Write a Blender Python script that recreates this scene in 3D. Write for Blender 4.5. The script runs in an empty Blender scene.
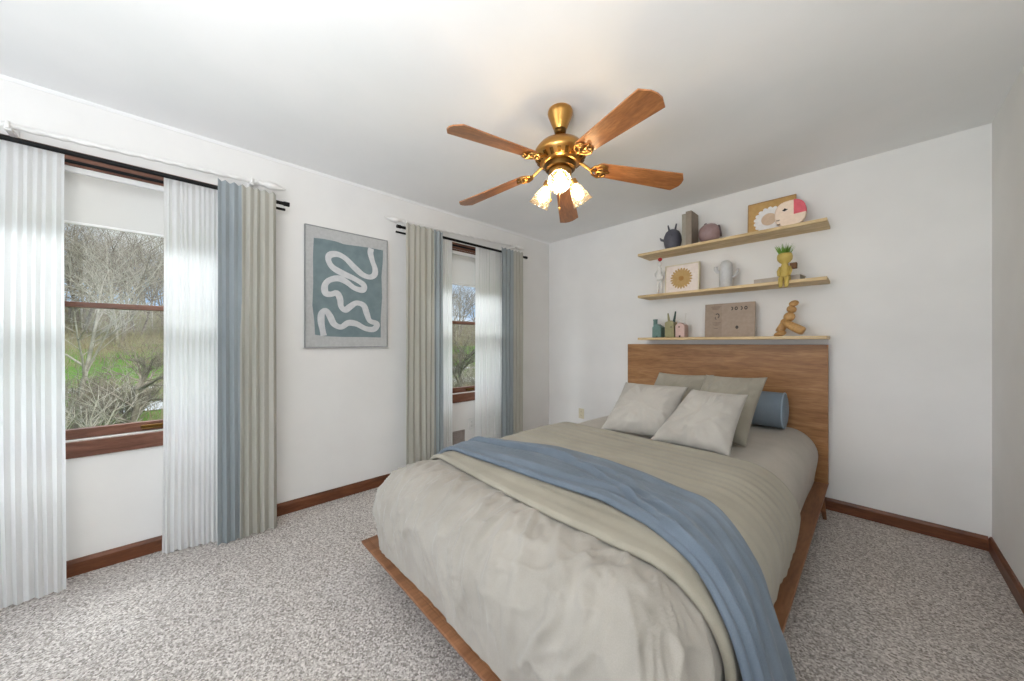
import bpy, bmesh, math, random
from mathutils import Vector, Matrix, noise, Euler

random.seed(7)
PI = math.pi
scn = bpy.context.scene
C = scn.collection

def lin(r, g, b):
    f = lambda c: (c / 255 / 12.92) if c / 255 <= 0.04045 else ((c / 255 + 0.055) / 1.055) ** 2.4
    return (f(r), f(g), f(b), 1.0)

# ------------------------------------------------------------------ camera
cam = bpy.data.cameras.new('camera')
cam.sensor_width = 36.0
cam.lens = 342.6 / 1024 * 36.0
cam.shift_y = -(340.5 - 342.5) / 1024
cam.clip_start = 0.02
cam.clip_end = 600
cam_o = bpy.data.objects.new('camera', cam)
C.objects.link(cam_o)
cam_o.location = (2.815, -3.325, 1.19)
cam_o.rotation_euler = (PI / 2, 0, math.radians(46.42))
scn.camera = cam_o

# ------------------------------------------------------------------ exposure / world / sun
scn.view_settings.view_transform = 'Standard'
scn.view_settings.look = 'None'
scn.view_settings.gamma = 1.0
scn.view_settings.use_curve_mapping = False
scn.view_settings.exposure = 0.0
scn.cycles.max_bounces = 14
scn.cycles.diffuse_bounces = 8
scn.cycles.glossy_bounces = 4
scn.cycles.transmission_bounces = 8
scn.cycles.transparent_max_bounces = 16
scn.cycles.sample_clamp_indirect = 8.0
scn.cycles.use_denoising = True

SKY_STRENGTH = 1.0
world = bpy.data.worlds.new('sky')
scn.world = world
world.use_nodes = True
wn = world.node_tree
wn.nodes.clear()
w_out = wn.nodes.new('ShaderNodeOutputWorld')
w_bg = wn.nodes.new('ShaderNodeBackground')
w_tc = wn.nodes.new('ShaderNodeTexCoord')
w_mp = wn.nodes.new('ShaderNodeMapping')
w_mp.inputs['Scale'].default_value = (1.0, 1.0, 2.6)
w_nz = wn.nodes.new('ShaderNodeTexNoise')
w_nz.inputs['Scale'].default_value = 4.0
w_nz.inputs['Detail'].default_value = 6.0
w_cr = wn.nodes.new('ShaderNodeValToRGB')
w_cr.color_ramp.elements[0].position = 0.42
w_cr.color_ramp.elements[0].color = (0.50, 0.68, 0.95, 1)
w_cr.color_ramp.elements[1].position = 0.62
w_cr.color_ramp.elements[1].color = (1.0, 1.0, 1.0, 1)
wn.links.new(w_tc.outputs['Generated'], w_mp.inputs['Vector'])
wn.links.new(w_mp.outputs['Vector'], w_nz.inputs['Vector'])
wn.links.new(w_nz.outputs['Fac'], w_cr.inputs['Fac'])
wn.links.new(w_cr.outputs['Color'], w_bg.inputs['Color'])
w_bg.inputs['Strength'].default_value = SKY_STRENGTH
wn.links.new(w_bg.outputs['Background'], w_out.inputs['Surface'])

sun = bpy.data.lights.new('sun', 'SUN')
sun.energy = 4.0
sun.angle = math.radians(8)
sun.color = (1.0, 0.95, 0.86)
sun_o = bpy.data.objects.new('sun', sun)
C.objects.link(sun_o)
sun_o.rotation_euler = Vector((-0.75, -0.28, -0.62)).to_track_quat('-Z', 'Y').to_euler()

# area lamps: an added fill behind the camera, and sky light over the two left windows
def area_lamp(name, loc, target, sx, sy, watts, col=(1, 1, 1), spread=180):
    l = bpy.data.lights.new(name, 'AREA'); l.shape = 'RECTANGLE'; l.size = sx; l.size_y = sy; l.energy = watts; l.color = col; l.spread = math.radians(spread)
    o = bpy.data.objects.new(name, l); C.objects.link(o); o.location = loc
    o.rotation_euler = (Vector(target) - Vector(loc)).to_track_quat('-Z', 'Y').to_euler()
    return o
FRONT_W, WIN_W, UP_W = 130.0, 92.0, 70.0
area_lamp('added_fill_behind_camera', (1.0, -8.2, 1.5), (1.6, 0, 1.2), 4.0, 2.8, FRONT_W, (0.98, 0.99, 1.0))
area_lamp('daylight_left_window', (-1.0, -3.57, 2.75), (0.9, -3.2, 0.6), 1.3, 1.0, WIN_W, (0.96, 0.98, 1.0))
area_lamp('daylight_corner_window', (-1.0, -1.30, 2.75), (0.9, -1.3, 0.6), 1.3, 1.0, WIN_W, (0.96, 0.98, 1.0))

area_lamp('added_uplight_behind_camera', (2.65, -4.0, 1.3), (2.65, -4.0005, 2.44), 1.1, 0.8, UP_W, (0.97, 0.985, 1.0))  # added lamp, bounced off the ceiling to brighten the room

# ------------------------------------------------------------------ helpers
def wloc(o):
    v = Vector((0, 0, 0))
    while o is not None:
        v += Vector(o.location)
        o = o.parent
    return v

def obj(name, bm, m, parent=None, smooth=False, solid=0.0, bevel=0.0, subsurf=0, autosmooth=None):
    """bm holds world coordinates; linked as one mesh object (under parent if given)"""
    if parent is not None:
        bmesh.ops.translate(bm, vec=-wloc(parent), verts=bm.verts)
    me = bpy.data.meshes.new(name)
    bm.to_mesh(me)
    bm.free()
    ms = m if isinstance(m, (list, tuple)) else [m]
    for x in ms:
        me.materials.append(x)
    o = bpy.data.objects.new(name, me)
    C.objects.link(o)
    if parent is not None:
        o.parent = parent
    if smooth:
        for p in me.polygons:
            p.use_smooth = True
        if autosmooth:
            me.set_sharp_from_angle(angle=math.radians(autosmooth))
    if bevel:
        md = o.modifiers.new('bevel', 'BEVEL'); md.width = bevel; md.segments = 2; md.limit_method = 'ANGLE'
    if solid:
        md = o.modifiers.new('solid', 'SOLIDIFY'); md.thickness = solid; md.offset = 0
    if subsurf:
        md = o.modifiers.new('sub', 'SUBSURF'); md.levels = subsurf; md.render_levels = subsurf
    return o

def tag(o, label, cat, group=None, kind=None):
    if label: o['label'] = label
    if cat: o['category'] = cat
    if group: o['group'] = group
    if kind: o['kind'] = kind
    return o

def thing(name, label, cat, loc, group=None):
    o = bpy.data.objects.new(name, None)
    C.objects.link(o)
    o.empty_display_size = 0.05
    o.location = loc
    return tag(o, label, cat, group)

def struct(name, bm, m, parent=None, **k):
    o = obj(name, bm, m, parent, **k)
    if parent is None:
        o['kind'] = 'structure'
    return o

def NB():
    return bmesh.new()

def box(bm, lo, hi, M=None):
    r = bmesh.ops.create_cube(bm, size=1.0)
    lo, hi = Vector(lo), Vector(hi)
    for v in r['verts']:
        v.co = Vector((lo[i] + (v.co[i] + 0.5) * (hi[i] - lo[i]) for i in range(3)))
        if M is not None:
            v.co = M @ v.co
    return bm

def frame_of(d):
    d = d.normalized()
    a = Vector((0, 0, 1)) if abs(d.z) < 0.9 else Vector((1, 0, 0))
    u = d.cross(a).normalized()
    return u, d.cross(u).normalized()

def tube(bm, pts, rad, seg=10, caps=True):
    pts = [Vector(p) for p in pts]
    n = len(pts)
    if not isinstance(rad, (list, tuple)):
        rad = [rad] * n
    rings = []
    u = None
    for i, p in enumerate(pts):
        d = (pts[min(i + 1, n - 1)] - pts[max(i - 1, 0)])
        if d.length < 1e-9: d = Vector((0, 0, 1))
        d.normalize()
        if u is None:
            u, w = frame_of(d)
        else:
            u = (u - d * u.dot(d))
            if u.length < 1e-6:
                u, w = frame_of(d)
            u.normalize()
            w = d.cross(u)
        rings.append([bm.verts.new(p + (u * math.cos(2 * PI * k / seg) + w * math.sin(2 * PI * k / seg)) * rad[i]) for k in range(seg)])
    for i in range(n - 1):
        for k in range(seg):
            bm.faces.new((rings[i][k], rings[i][(k + 1) % seg], rings[i + 1][(k + 1) % seg], rings[i + 1][k]))
    if caps:
        bm.faces.new(rings[0][::-1]); bm.faces.new(rings[-1])
    return bm

def lathe(bm, prof, seg=32, M=None, cap=True):
    """prof: (radius, z) list, around z; M places it"""
    M = M or Matrix.Identity(4)
    rings = []
    for r, z in prof:
        if r < 1e-5:
            rings.append([bm.verts.new(M @ Vector((0, 0, z)))])
        else:
            rings.append([bm.verts.new(M @ Vector((r * math.cos(2 * PI * k / seg), r * math.sin(2 * PI * k / seg), z))) for k in range(seg)])
    for a, b in zip(rings, rings[1:]):
        for k in range(seg):
            k2 = (k + 1) % seg
            if len(a) == 1 and len(b) == 1: continue
            if len(a) == 1: bm.faces.new((a[0], b[k2], b[k]))
            elif len(b) == 1: bm.faces.new((a[k], a[k2], b[0]))
            else: bm.faces.new((a[k], a[k2], b[k2], b[k]))
    if cap:
        if len(rings[0]) > 1: bm.faces.new(rings[0][::-1])
        if len(rings[-1]) > 1: bm.faces.new(rings[-1])
    bmesh.ops.recalc_face_normals(bm, faces=bm.faces)
    return bm

def ellipsoid(bm, c, r, seg=24, M=None):
    c = Vector(c)
    T = Matrix.Translation(c) @ (M or Matrix.Identity(4)) @ Matrix.Diagonal((r[0], r[1], r[2], 1))
    bmesh.ops.create_uvsphere(bm, u_segments=seg, v_segments=seg // 2, radius=1.0, matrix=T)
    return bm

def prism(bm, outline, axis, a, b):
    """outline: list of 2D points in the plane normal to axis; extruded from a to b"""
    def mk(p, t):
        if axis == 0: return Vector((t, p[0], p[1]))
        if axis == 1: return Vector((p[0], t, p[1]))
        return Vector((p[0], p[1], t))
    A = [bm.verts.new(mk(p, a)) for p in outline]
    B = [bm.verts.new(mk(p, b)) for p in outline]
    n = len(outline)
    bm.faces.new(A); bm.faces.new(B[::-1])
    for i in range(n):
        bm.faces.new((A[i], B[i], B[(i + 1) % n], A[(i + 1) % n]))
    bmesh.ops.recalc_face_normals(bm, faces=bm.faces)
    return bm

def sstep(a, b, x):
    if a == b: return 0.0 if x < a else 1.0
    t = max(0.0, min(1.0, (x - a) / (b - a)))
    return t * t * (3 - 2 * t)

def lerp_pts(tbl, x):
    if x <= tbl[0][0]: return tbl[0][1]
    for (x0, y0), (x1, y1) in zip(tbl, tbl[1:]):
        if x <= x1:
            t = (x - x0) / (x1 - x0); t = t * t * (3 - 2 * t) * 0.5 + t * 0.5
            return y0 + (y1 - y0) * t
    return tbl[-1][1]

# ------------------------------------------------------------------ materials
def base_mat(name, col, rough=0.6, metal=0.0, spec=0.4):
    m = bpy.data.materials.new(name)
    m.use_nodes = True
    b = m.node_tree.nodes['Principled BSDF']
    b.inputs['Base Color'].default_value = col
    b.inputs['Roughness'].default_value = rough
    b.inputs['Metallic'].default_value = metal
    b.inputs['Specular IOR Level'].default_value = spec
    return m, m.node_tree, b

def noise_mat(name, c1, c2, scale=20, rough=0.7, metal=0.0, spec=0.3, stretch=(1, 1, 1), detail=4, bump=0.0, bscale=None, lo=0.35, hi=0.65, bdist=0.01):
    m, nt, b = base_mat(name, c1, rough, metal, spec)
    tc = nt.nodes.new('ShaderNodeTexCoord')
    mp = nt.nodes.new('ShaderNodeMapping'); mp.inputs['Scale'].default_value = stretch
    nz = nt.nodes.new('ShaderNodeTexNoise'); nz.inputs['Scale'].default_value = scale; nz.inputs['Detail'].default_value = detail
    cr = nt.nodes.new('ShaderNodeValToRGB')
    cr.color_ramp.elements[0].position = lo; cr.color_ramp.elements[0].color = c1
    cr.color_ramp.elements[1].position = hi; cr.color_ramp.elements[1].color = c2
    L = nt.links.new
    L(tc.outputs['Object'], mp.inputs['Vector']); L(mp.outputs['Vector'], nz.inputs['Vector'])
    L(nz.outputs['Fac'], cr.inputs['Fac']); L(cr.outputs['Color'], b.inputs['Base Color'])
    if bump:
        n2 = nt.nodes.new('ShaderNodeTexNoise'); n2.inputs['Scale'].default_value = bscale or scale; n2.inputs['Detail'].default_value = 3
        bp = nt.nodes.new('ShaderNodeBump'); bp.inputs['Strength'].default_value = bump; bp.inputs['Distance'].default_value = bdist
        L(mp.outputs['Vector'], n2.inputs['Vector']); L(n2.outputs['Fac'], bp.inputs['Height']); L(bp.outputs['Normal'], b.inputs['Normal'])
    return m

def wood_mat(name, c1, c2, c3, stretch, scale=6, rough=0.45, spec=0.4, radial=False):
    m, nt, b = base_mat(name, c1, rough, 0, spec)
    L = nt.links.new
    tc = nt.nodes.new('ShaderNodeTexCoord')
    mp = nt.nodes.new('ShaderNodeMapping'); mp.inputs['Scale'].default_value = stretch
    n1 = nt.nodes.new('ShaderNodeTexNoise'); n1.inputs['Scale'].default_value = scale; n1.inputs['Detail'].default_value = 5; n1.inputs['Distortion'].default_value = 0.8
    n2 = nt.nodes.new('ShaderNodeTexNoise'); n2.inputs['Scale'].default_value = scale * 6; n2.inputs['Detail'].default_value = 3
    cr = nt.nodes.new('ShaderNodeValToRGB')
    cr.color_ramp.elements[0].position = 0.3; cr.color_ramp.elements[0].color = c1
    cr.color_ramp.elements[1].position = 0.72; cr.color_ramp.elements[1].color = c3
    e = cr.color_ramp.elements.new(0.5); e.color = c2
    mx = nt.nodes.new('ShaderNodeMix'); mx.data_type = 'RGBA'; mx.blend_type = 'MULTIPLY'; mx.inputs['Factor'].default_value = 0.45
    cr2 = nt.nodes.new('ShaderNodeValToRGB')
    cr2.color_ramp.elements[0].position = 0.35; cr2.color_ramp.elements[0].color = (0.55, 0.5, 0.45, 1)
    cr2.color_ramp.elements[1].position = 0.6; cr2.color_ramp.elements[1].color = (1, 1, 1, 1)
    L(tc.outputs['Object'], mp.inputs['Vector']); L(mp.outputs['Vector'], n1.inputs['Vector']); L(mp.outputs['Vector'], n2.inputs['Vector'])
    L(n1.outputs['Fac'], cr.inputs['Fac']); L(n2.outputs['Fac'], cr2.inputs['Fac'])
    L(cr.outputs['Color'], mx.inputs['A']); L(cr2.outputs['Color'], mx.inputs['B']); L(mx.outputs['Result'], b.inputs['Base Color'])
    return m

def cloth_mat(name, c1, c2, weave=420, bump=0.25, spec=0.1, mottled=6, sheen=0.15, crumple=0.0, cscale=7.0, cstretch=(1, 1, 1)):
    m, nt, b = base_mat(name, c1, 0.92, 0, spec)
    b.inputs['Sheen Weight'].default_value = sheen
    L = nt.links.new
    tc = nt.nodes.new('ShaderNodeTexCoord')
    n1 = nt.nodes.new('ShaderNodeTexNoise'); n1.inputs['Scale'].default_value = weave; n1.inputs['Detail'].default_value = 2
    n0 = nt.nodes.new('ShaderNodeTexNoise'); n0.inputs['Scale'].default_value = mottled; n0.inputs['Detail'].default_value = 5
    ad = nt.nodes.new('ShaderNodeMath'); ad.operation = 'MULTIPLY_ADD'; ad.inputs[1].default_value = 0.5
    cr = nt.nodes.new('ShaderNodeValToRGB')
    cr.color_ramp.elements[0].position = 0.55; cr.color_ramp.elements[0].color = c1
    cr.color_ramp.elements[1].position = 0.95; cr.color_ramp.elements[1].color = c2
    L(tc.outputs['Object'], n1.inputs['Vector']); L(tc.outputs['Object'], n0.inputs['Vector'])
    L(n1.outputs['Fac'], ad.inputs[0]); L(n0.outputs['Fac'], ad.inputs[2])
    L(ad.outputs['Value'], cr.inputs['Fac']); L(cr.outputs['Color'], b.inputs['Base Color'])
    bp = nt.nodes.new('ShaderNodeBump'); bp.inputs['Strength'].default_value = bump; bp.inputs['Distance'].default_value = 0.002
    L(n1.outputs['Fac'], bp.inputs['Height'])
    if crumple:
        mp = nt.nodes.new('ShaderNodeMapping'); mp.inputs['Scale'].default_value = cstretch
        rn = nt.nodes.new('ShaderNodeTexNoise'); rn.noise_type = 'RIDGED_MULTIFRACTAL'
        rn.inputs['Scale'].default_value = cscale; rn.inputs['Detail'].default_value = 3; rn.inputs['Distortion'].default_value = 0.6
        b2 = nt.nodes.new('ShaderNodeBump'); b2.inputs['Strength'].default_value = crumple; b2.inputs['Distance'].default_value = 0.01
        L(tc.outputs['Object'], mp.inputs['Vector']); L(mp.outputs['Vector'], rn.inputs['Vector'])
        L(rn.outputs['Fac'], b2.inputs['Height']); L(bp.outputs['Normal'], b2.inputs['Normal']); L(b2.outputs['Normal'], b.inputs['Normal'])
    else:
        L(bp.outputs['Normal'], b.inputs['Normal'])
    return m

def curtain_mat(name, col, translucent, clear=0.0):
    m = bpy.data.materials.new(name); m.use_nodes = True
    nt = m.node_tree; nt.nodes.clear(); L = nt.links.new
    out = nt.nodes.new('ShaderNodeOutputMaterial')
    d = nt.nodes.new('ShaderNodeBsdfDiffuse'); t = nt.nodes.new('ShaderNodeBsdfTranslucent')
    tc = nt.nodes.new('ShaderNodeTexCoord'); nz = nt.nodes.new('ShaderNodeTexNoise'); nz.inputs['Scale'].default_value = 300
    mr = nt.nodes.new('ShaderNodeMix'); mr.data_type = 'RGBA'
    mr.inputs['A'].default_value = tuple(c * 0.9 for c in col[:3]) + (1,); mr.inputs['B'].default_value = col
    L(tc.outputs['Object'], nz.inputs['Vector']); L(nz.outputs['Fac'], mr.inputs['Factor'])
    L(mr.outputs['Result'], d.inputs['Color']); L(mr.outputs['Result'], t.inputs['Color'])
    mx = nt.nodes.new('ShaderNodeMixShader'); mx.inputs['Fac'].default_value = translucent
    L(d.outputs['BSDF'], mx.inputs[1]); L(t.outputs['BSDF'], mx.inputs[2])
    last = mx
    if clear:
        tr = nt.nodes.new('ShaderNodeBsdfTransparent'); m2 = nt.nodes.new('ShaderNodeMixShader'); m2.inputs['Fac'].default_value = clear
        L(mx.outputs['Shader'], m2.inputs[1]); L(tr.outputs['BSDF'], m2.inputs[2]); last = m2
    L(last.outputs['Shader'], out.inputs['Surface'])
    return m

def glass_mat(name, gloss=0.02, tint=(0.94, 0.96, 0.96, 1)):
    m = bpy.data.materials.new(name); m.use_nodes = True
    nt = m.node_tree; nt.nodes.clear(); L = nt.links.new
    out = nt.nodes.new('ShaderNodeOutputMaterial')
    tr = nt.nodes.new('ShaderNodeBsdfTransparent'); tr.inputs['Color'].default_value = tint
    gl = nt.nodes.new('ShaderNodeBsdfGlossy'); gl.inputs['Roughness'].default_value = 0.02
    mx = nt.nodes.new('ShaderNodeMixShader'); mx.inputs['Fac'].default_value = gloss
    L(tr.outputs['BSDF'], mx.inputs[1]); L(gl.outputs['BSDF'], mx.inputs[2]); L(mx.outputs['Shader'], out.inputs['Surface'])
    return m

def emit_mat(name, col, s):
    m = bpy.data.materials.new(name); m.use_nodes = True
    nt = m.node_tree; nt.nodes.clear()
    out = nt.nodes.new('ShaderNodeOutputMaterial'); e = nt.nodes.new('ShaderNodeEmission')
    e.inputs['Color'].default_value = col; e.inputs['Strength'].default_value = s
    nt.links.new(e.outputs['Emission'], out.inputs['Surface'])
    return m

M = {}
M['wall'] = noise_mat('wall_paint', lin(226, 225, 223), lin(230, 229, 227), scale=3, rough=0.85, spec=0.15, bump=0.05, bscale=160, bdist=0.002)
M['ceiling'] = noise_mat('ceiling_paint', lin(234, 235, 235), lin(239, 239, 239), scale=2, rough=0.9, spec=0.1, bump=0.06, bscale=90, bdist=0.003)
M['trimwood'] = wood_mat('stained_trim_wood', lin(88, 50, 28), lin(108, 63, 38), lin(124, 76, 48), (6, 1, 6), 5, 0.4)
M['trimwood_x'] = wood_mat('stained_trim_wood_across', lin(88, 50, 28), lin(108, 63, 38), lin(124, 76, 48), (1, 6, 6), 5, 0.4)
M['winwood'] = wood_mat('window_wood', lin(94, 58, 43), lin(114, 74, 57), lin(132, 90, 73), (6, 1, 6), 5, 0.4)
M['walnut'] = wood_mat('walnut_veneer', lin(138, 97, 60), lin(158, 114, 72), lin(176, 132, 88), (0.9, 6, 7), 2.6, 0.45, 0.35)
M['walnut_y'] = wood_mat('walnut_rail', lin(112, 72, 46), lin(132, 90, 60), lin(148, 103, 72), (6, 0.9, 7), 2.6, 0.45, 0.35)
M['oak'] = wood_mat('pale_oak', lin(196, 168, 122), lin(212, 186, 142), lin(222, 199, 158), (0.8, 6, 8), 3, 0.5, 0.3)
M['blade'] = wood_mat('fan_blade_wood', lin(134, 84, 46), lin(164, 106, 60), lin(186, 126, 76), (1, 6, 6), 4, 0.28, 0.5)
M['brass'] = noise_mat('antique_brass', lin(182, 134, 70), lin(194, 150, 88), scale=12, rough=0.28, metal=1.0, spec=0.5)
M['dark_brass'] = noise_mat('dark_brass', lin(92, 66, 32), lin(112, 84, 44), scale=12, rough=0.4, metal=1.0)
M['black'] = noise_mat('black_metal', lin(8, 8, 9), lin(14, 14, 15), scale=30, rough=0.55, spec=0.2)
M['white_paint'] = noise_mat('white_painted_wood', lin(224, 223, 220), lin(232, 231, 229), scale=8, rough=0.5)
M['blind'] = curtain_mat('blind_fabric', lin(206, 204, 201), 0.12)
M['blind_rail'] = noise_mat('blind_rail', lin(225, 225, 224), lin(232, 232, 231), scale=10, rough=0.5)
M['sheer'] = curtain_mat('white_sheer', lin(240, 241, 241), 0.42, 0.04)
M['blue_drape'] = curtain_mat('blue_grey_drape', lin(160, 168, 172), 0.25)
M['beige_drape'] = curtain_mat('beige_drape', lin(188, 186, 177), 0.25)
M['glass'] = glass_mat('window_glass')
M['plate'] = noise_mat('almond_plastic', lin(206, 198, 172), lin(212, 204, 180), scale=20, rough=0.4)
M['white_plastic'] = noise_mat('white_plastic', lin(222, 222, 220), lin(228, 228, 226), scale=20, rough=0.4)
M['slot'] = noise_mat('dark_slot', lin(40, 38, 36), lin(52, 50, 48), scale=20)
M['vent'] = noise_mat('grey_vent', lin(150, 140, 136), lin(162, 152, 148), scale=20, rough=0.5)
M['duvet'] = cloth_mat('light_grey_linen', lin(152, 147, 139), lin(164, 159, 151), crumple=0.6, cscale=6.0, cstretch=(1.5, 0.8, 0.7))
M['sheet'] = cloth_mat('grey_sheet', lin(170, 164, 154), lin(182, 176, 167))
M['coverlet'] = cloth_mat('oatmeal_blanket', lin(148, 143, 130), lin(159, 154, 141))
M['throw'] = cloth_mat('dusty_blue_throw', lin(98, 109, 121), lin(112, 123, 135), crumple=0.35, cscale=5.0, cstretch=(0.6, 1.6, 1))
M['pillow_light'] = cloth_mat('pale_linen_pillow', lin(166, 162, 155), lin(178, 174, 167), crumple=0.4, cscale=8.0)
M['pillow_dark'] = cloth_mat('stone_linen_pillow', lin(144, 139, 127), lin(156, 151, 139), crumple=0.4, cscale=8.0)
M['bolster'] = cloth_mat('blue_bolster', lin(110, 124, 138), lin(124, 137, 150))
M['piping'] = cloth_mat('blue_piping', lin(150, 168, 186), lin(160, 178, 194))
M['art_frame'] = noise_mat('grey_art_frame', lin(140, 142, 142), lin(150, 152, 152), scale=10, rough=0.6)
M['art_canvas'] = noise_mat('grey_canvas', lin(176, 177, 177), lin(184, 185, 185), scale=60, rough=0.9)
M['art_teal'] = noise_mat('teal_paint', lin(111, 127, 132), lin(121, 137, 141), scale=14, rough=0.9, detail=8)
M['art_line'] = noise_mat('pale_paint', lin(196, 198, 201), lin(206, 207, 209), scale=30, rough=0.9)

# carpet: twisted pile in beige and grey yarn
def carpet_mat():
    m, nt, b = base_mat('speckled_carpet', lin(160, 150, 143), 0.97, 0, 0.05)
    L = nt.links.new
    tc = nt.nodes.new('ShaderNodeTexCoord')
    v = nt.nodes.new('ShaderNodeTexVoronoi'); v.inputs['Scale'].default_value = 150
    n0 = nt.nodes.new('ShaderNodeTexNoise'); n0.inputs['Scale'].default_value = 105; n0.inputs['Detail'].default_value = 4; n0.inputs['Roughness'].default_value = 0.7
    sep = nt.nodes.new('ShaderNodeSeparateColor')
    ad = nt.nodes.new('ShaderNodeMath'); ad.operation = 'MULTIPLY_ADD'; ad.inputs[1].default_value = 0.45
    cr = nt.nodes.new('ShaderNodeValToRGB')
    cr.color_ramp.elements[0].position = 0.42; cr.color_ramp.elements[0].color = lin(130, 123, 117)
    cr.color_ramp.elements[1].position = 0.98; cr.color_ramp.elements[1].color = lin(233, 227, 222)
    e = cr.color_ramp.elements.new(0.7); e.color = lin(189, 182, 176)
    L(tc.outputs['Object'], v.inputs['Vector']); L(tc.outputs['Object'], n0.inputs['Vector'])
    L(v.outputs['Color'], sep.inputs['Color']); L(sep.outputs['Red'], ad.inputs[0]); L(n0.outputs['Fac'], ad.inputs[2])
    L(ad.outputs['Value'], cr.inputs['Fac']); L(cr.outputs['Color'], b.inputs['Base Color'])
    bp = nt.nodes.new('ShaderNodeBump'); bp.inputs['Strength'].default_value = 0.9; bp.inputs['Distance'].default_value = 0.012
    L(n0.outputs['Fac'], bp.inputs['Height']); L(bp.outputs['Normal'], b.inputs['Normal'])
    return m
M['carpet'] = carpet_mat()

# ------------------------------------------------------------------ room shell
RX, Y0, CH, WT = 3.286, -5.0, 2.44, 0.14
W1 = (-4.02, -3.12, 0.685, 2.105)
W2 = (-1.75, -0.85, 0.685, 2.105)
bm = NB(); box(bm, (-WT, Y0, -0.12), (RX + WT, WT, 0)); struct('floor', bm, M['carpet'])
bm = NB(); box(bm, (-WT - 0.4, Y0, CH), (RX + WT, WT, CH + 0.15)); struct('ceiling', bm, M['ceiling'])
bm = NB()
for (a, b_, z0, z1) in ((Y0, W1[0], 0, CH), (W1[1], W2[0], 0, CH), (W2[1], 0, 0, CH)):
    box(bm, (-WT, a, z0), (0, b_, z1))
for W in (W1, W2):
    box(bm, (-WT, W[0], 0), (0, W[1], W[2])); box(bm, (-WT, W[0], W[3]), (0, W[1], CH))
bmesh.ops.remove_doubles(bm, verts=bm.verts, dist=1e-5)
struct('wall_left', bm, M['wall'])
bm = NB(); box(bm, (-WT, 0, 0), (RX + WT, WT, CH)); struct('wall_back', bm, M['wall'])
bm = NB(); box(bm, (RX, Y0, 0), (RX + WT, 0, CH)); struct('wall_right', bm, M['wall'])

def base_profile(d, z):  # depth out of the wall, height
    return [(0, 0), (d, 0), (d, z * 0.78), (d * 0.72, z * 0.9), (d * 0.5, z), (0, z)]
BH = 0.082
bm = NB(); prism(bm, base_profile(0.014, BH), 1, Y0, 0); struct('baseboard_left', bm, M['trimwood'])
bm = NB()
pr = [(-p[0], p[1]) for p in base_profile(0.014, BH)]
prism(bm, pr, 0, 0.014, RX - 0.014); struct('baseboard_back', bm, M['trimwood_x'])
bm = NB(); prism(bm, [(RX - p[0], p[1]) for p in base_profile(0.014, BH)], 1, Y0, 0); struct('baseboard_right', bm, M['trimwood'])
# slim cove where left wall meets ceiling
bm = NB(); prism(bm, [(0, CH), (0, CH - 0.012), (0.006, CH - 0.013), (0.016, CH - 0.004), (0.018, CH)], 1, Y0, 0)
struct('trim_1', bm, M['ceiling'])

def window(n, W, lock_y):
    y0, y1, z0, z1 = W
    cw = 0.06
    bm = NB()                                   # casing on the wall face + jamb lining
    for lo, hi in (((0, y0 - cw, z1), (0.016, y1 + cw, z1 + cw)), ((0, y0 - cw, z0 - 0.085), (0.016, y1 + cw, z0 - 0.002)),
                   ((0, y0 - cw, z0 - 0.002), (0.016, y0, z1)), ((0, y1, z0 - 0.002), (0.016, y1 + cw, z1))):
        box(bm, lo, hi)
    w = struct('window_%d' % n, bm, M['winwood'], bevel=0.003)
    bm = NB()
    for lo, hi in (((-0.13, y0, z1 - 0.012), (-0.001, y1, z1)), ((-0.13, y0, z0 + 0.004), (-0.001, y0 + 0.012, z1 - 0.012)), ((-0.13, y1 - 0.012, z0 + 0.004), (-0.001, y1, z1 - 0.012))):
        box(bm, lo, hi)
    obj('jamb', bm, M['winwood'], w)
    bm = NB(); box(bm, (-0.13, y0, z0), (0.004, y1, z0 + 0.004)); obj('sill', bm, M['white_paint'], w, bevel=0.002)  # white colour puts in the lit line along the bottom of the reveal
    zm = 1.388
    a, b_ = y0 + 0.012, y1 - 0.012
    s = 0.04
    for nm, x0, x1, lo, hi, st in (('lower_sash', -0.06, -0.028, z0 + 0.005, zm + 0.014, 0.05), ('upper_sash', -0.098, -0.066, zm - 0.014, z1 - 0.012, 0.04)):
        bm = NB()
        lower = nm == 'lower_sash'
        bh = st if lower else 0.028
        th = 0.028 if lower else st
        box(bm, (x0, a, lo), (x1, b_, lo + bh)); box(bm, (x0, a, hi - th), (x1, b_, hi))
        box(bm, (x0, a, lo + bh), (x1, a + s, hi - th)); box(bm, (x0, b_ - s, lo + bh), (x1, b_, hi - th))
        so = obj(nm, bm, M['winwood'], w, bevel=0.002)
        bm = NB(); box(bm, ((x0 + x1) / 2 - 0.002, a + s - 0.005, lo + bh - 0.005), ((x0 + x1) / 2 + 0.002, b_ - s + 0.005, hi - th + 0.005))
        obj('pane', bm, M['glass'], so)
        if lower:
            bm = NB(); box(bm, (x1, lock_y - 0.05, lo + 0.018), (x1 + 0.012, lock_y + 0.05, lo + 0.034))
            box(bm, (x1 + 0.004, lock_y - 0.045, lo + 0.012), (x1 + 0.02, lock_y + 0.045, lo + 0.018))
            obj('sash_lift', bm, M['dark_brass'], so, bevel=0.003)
    return w
window(1, W1, -3.46)
window(2, W2, -1.22)

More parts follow.
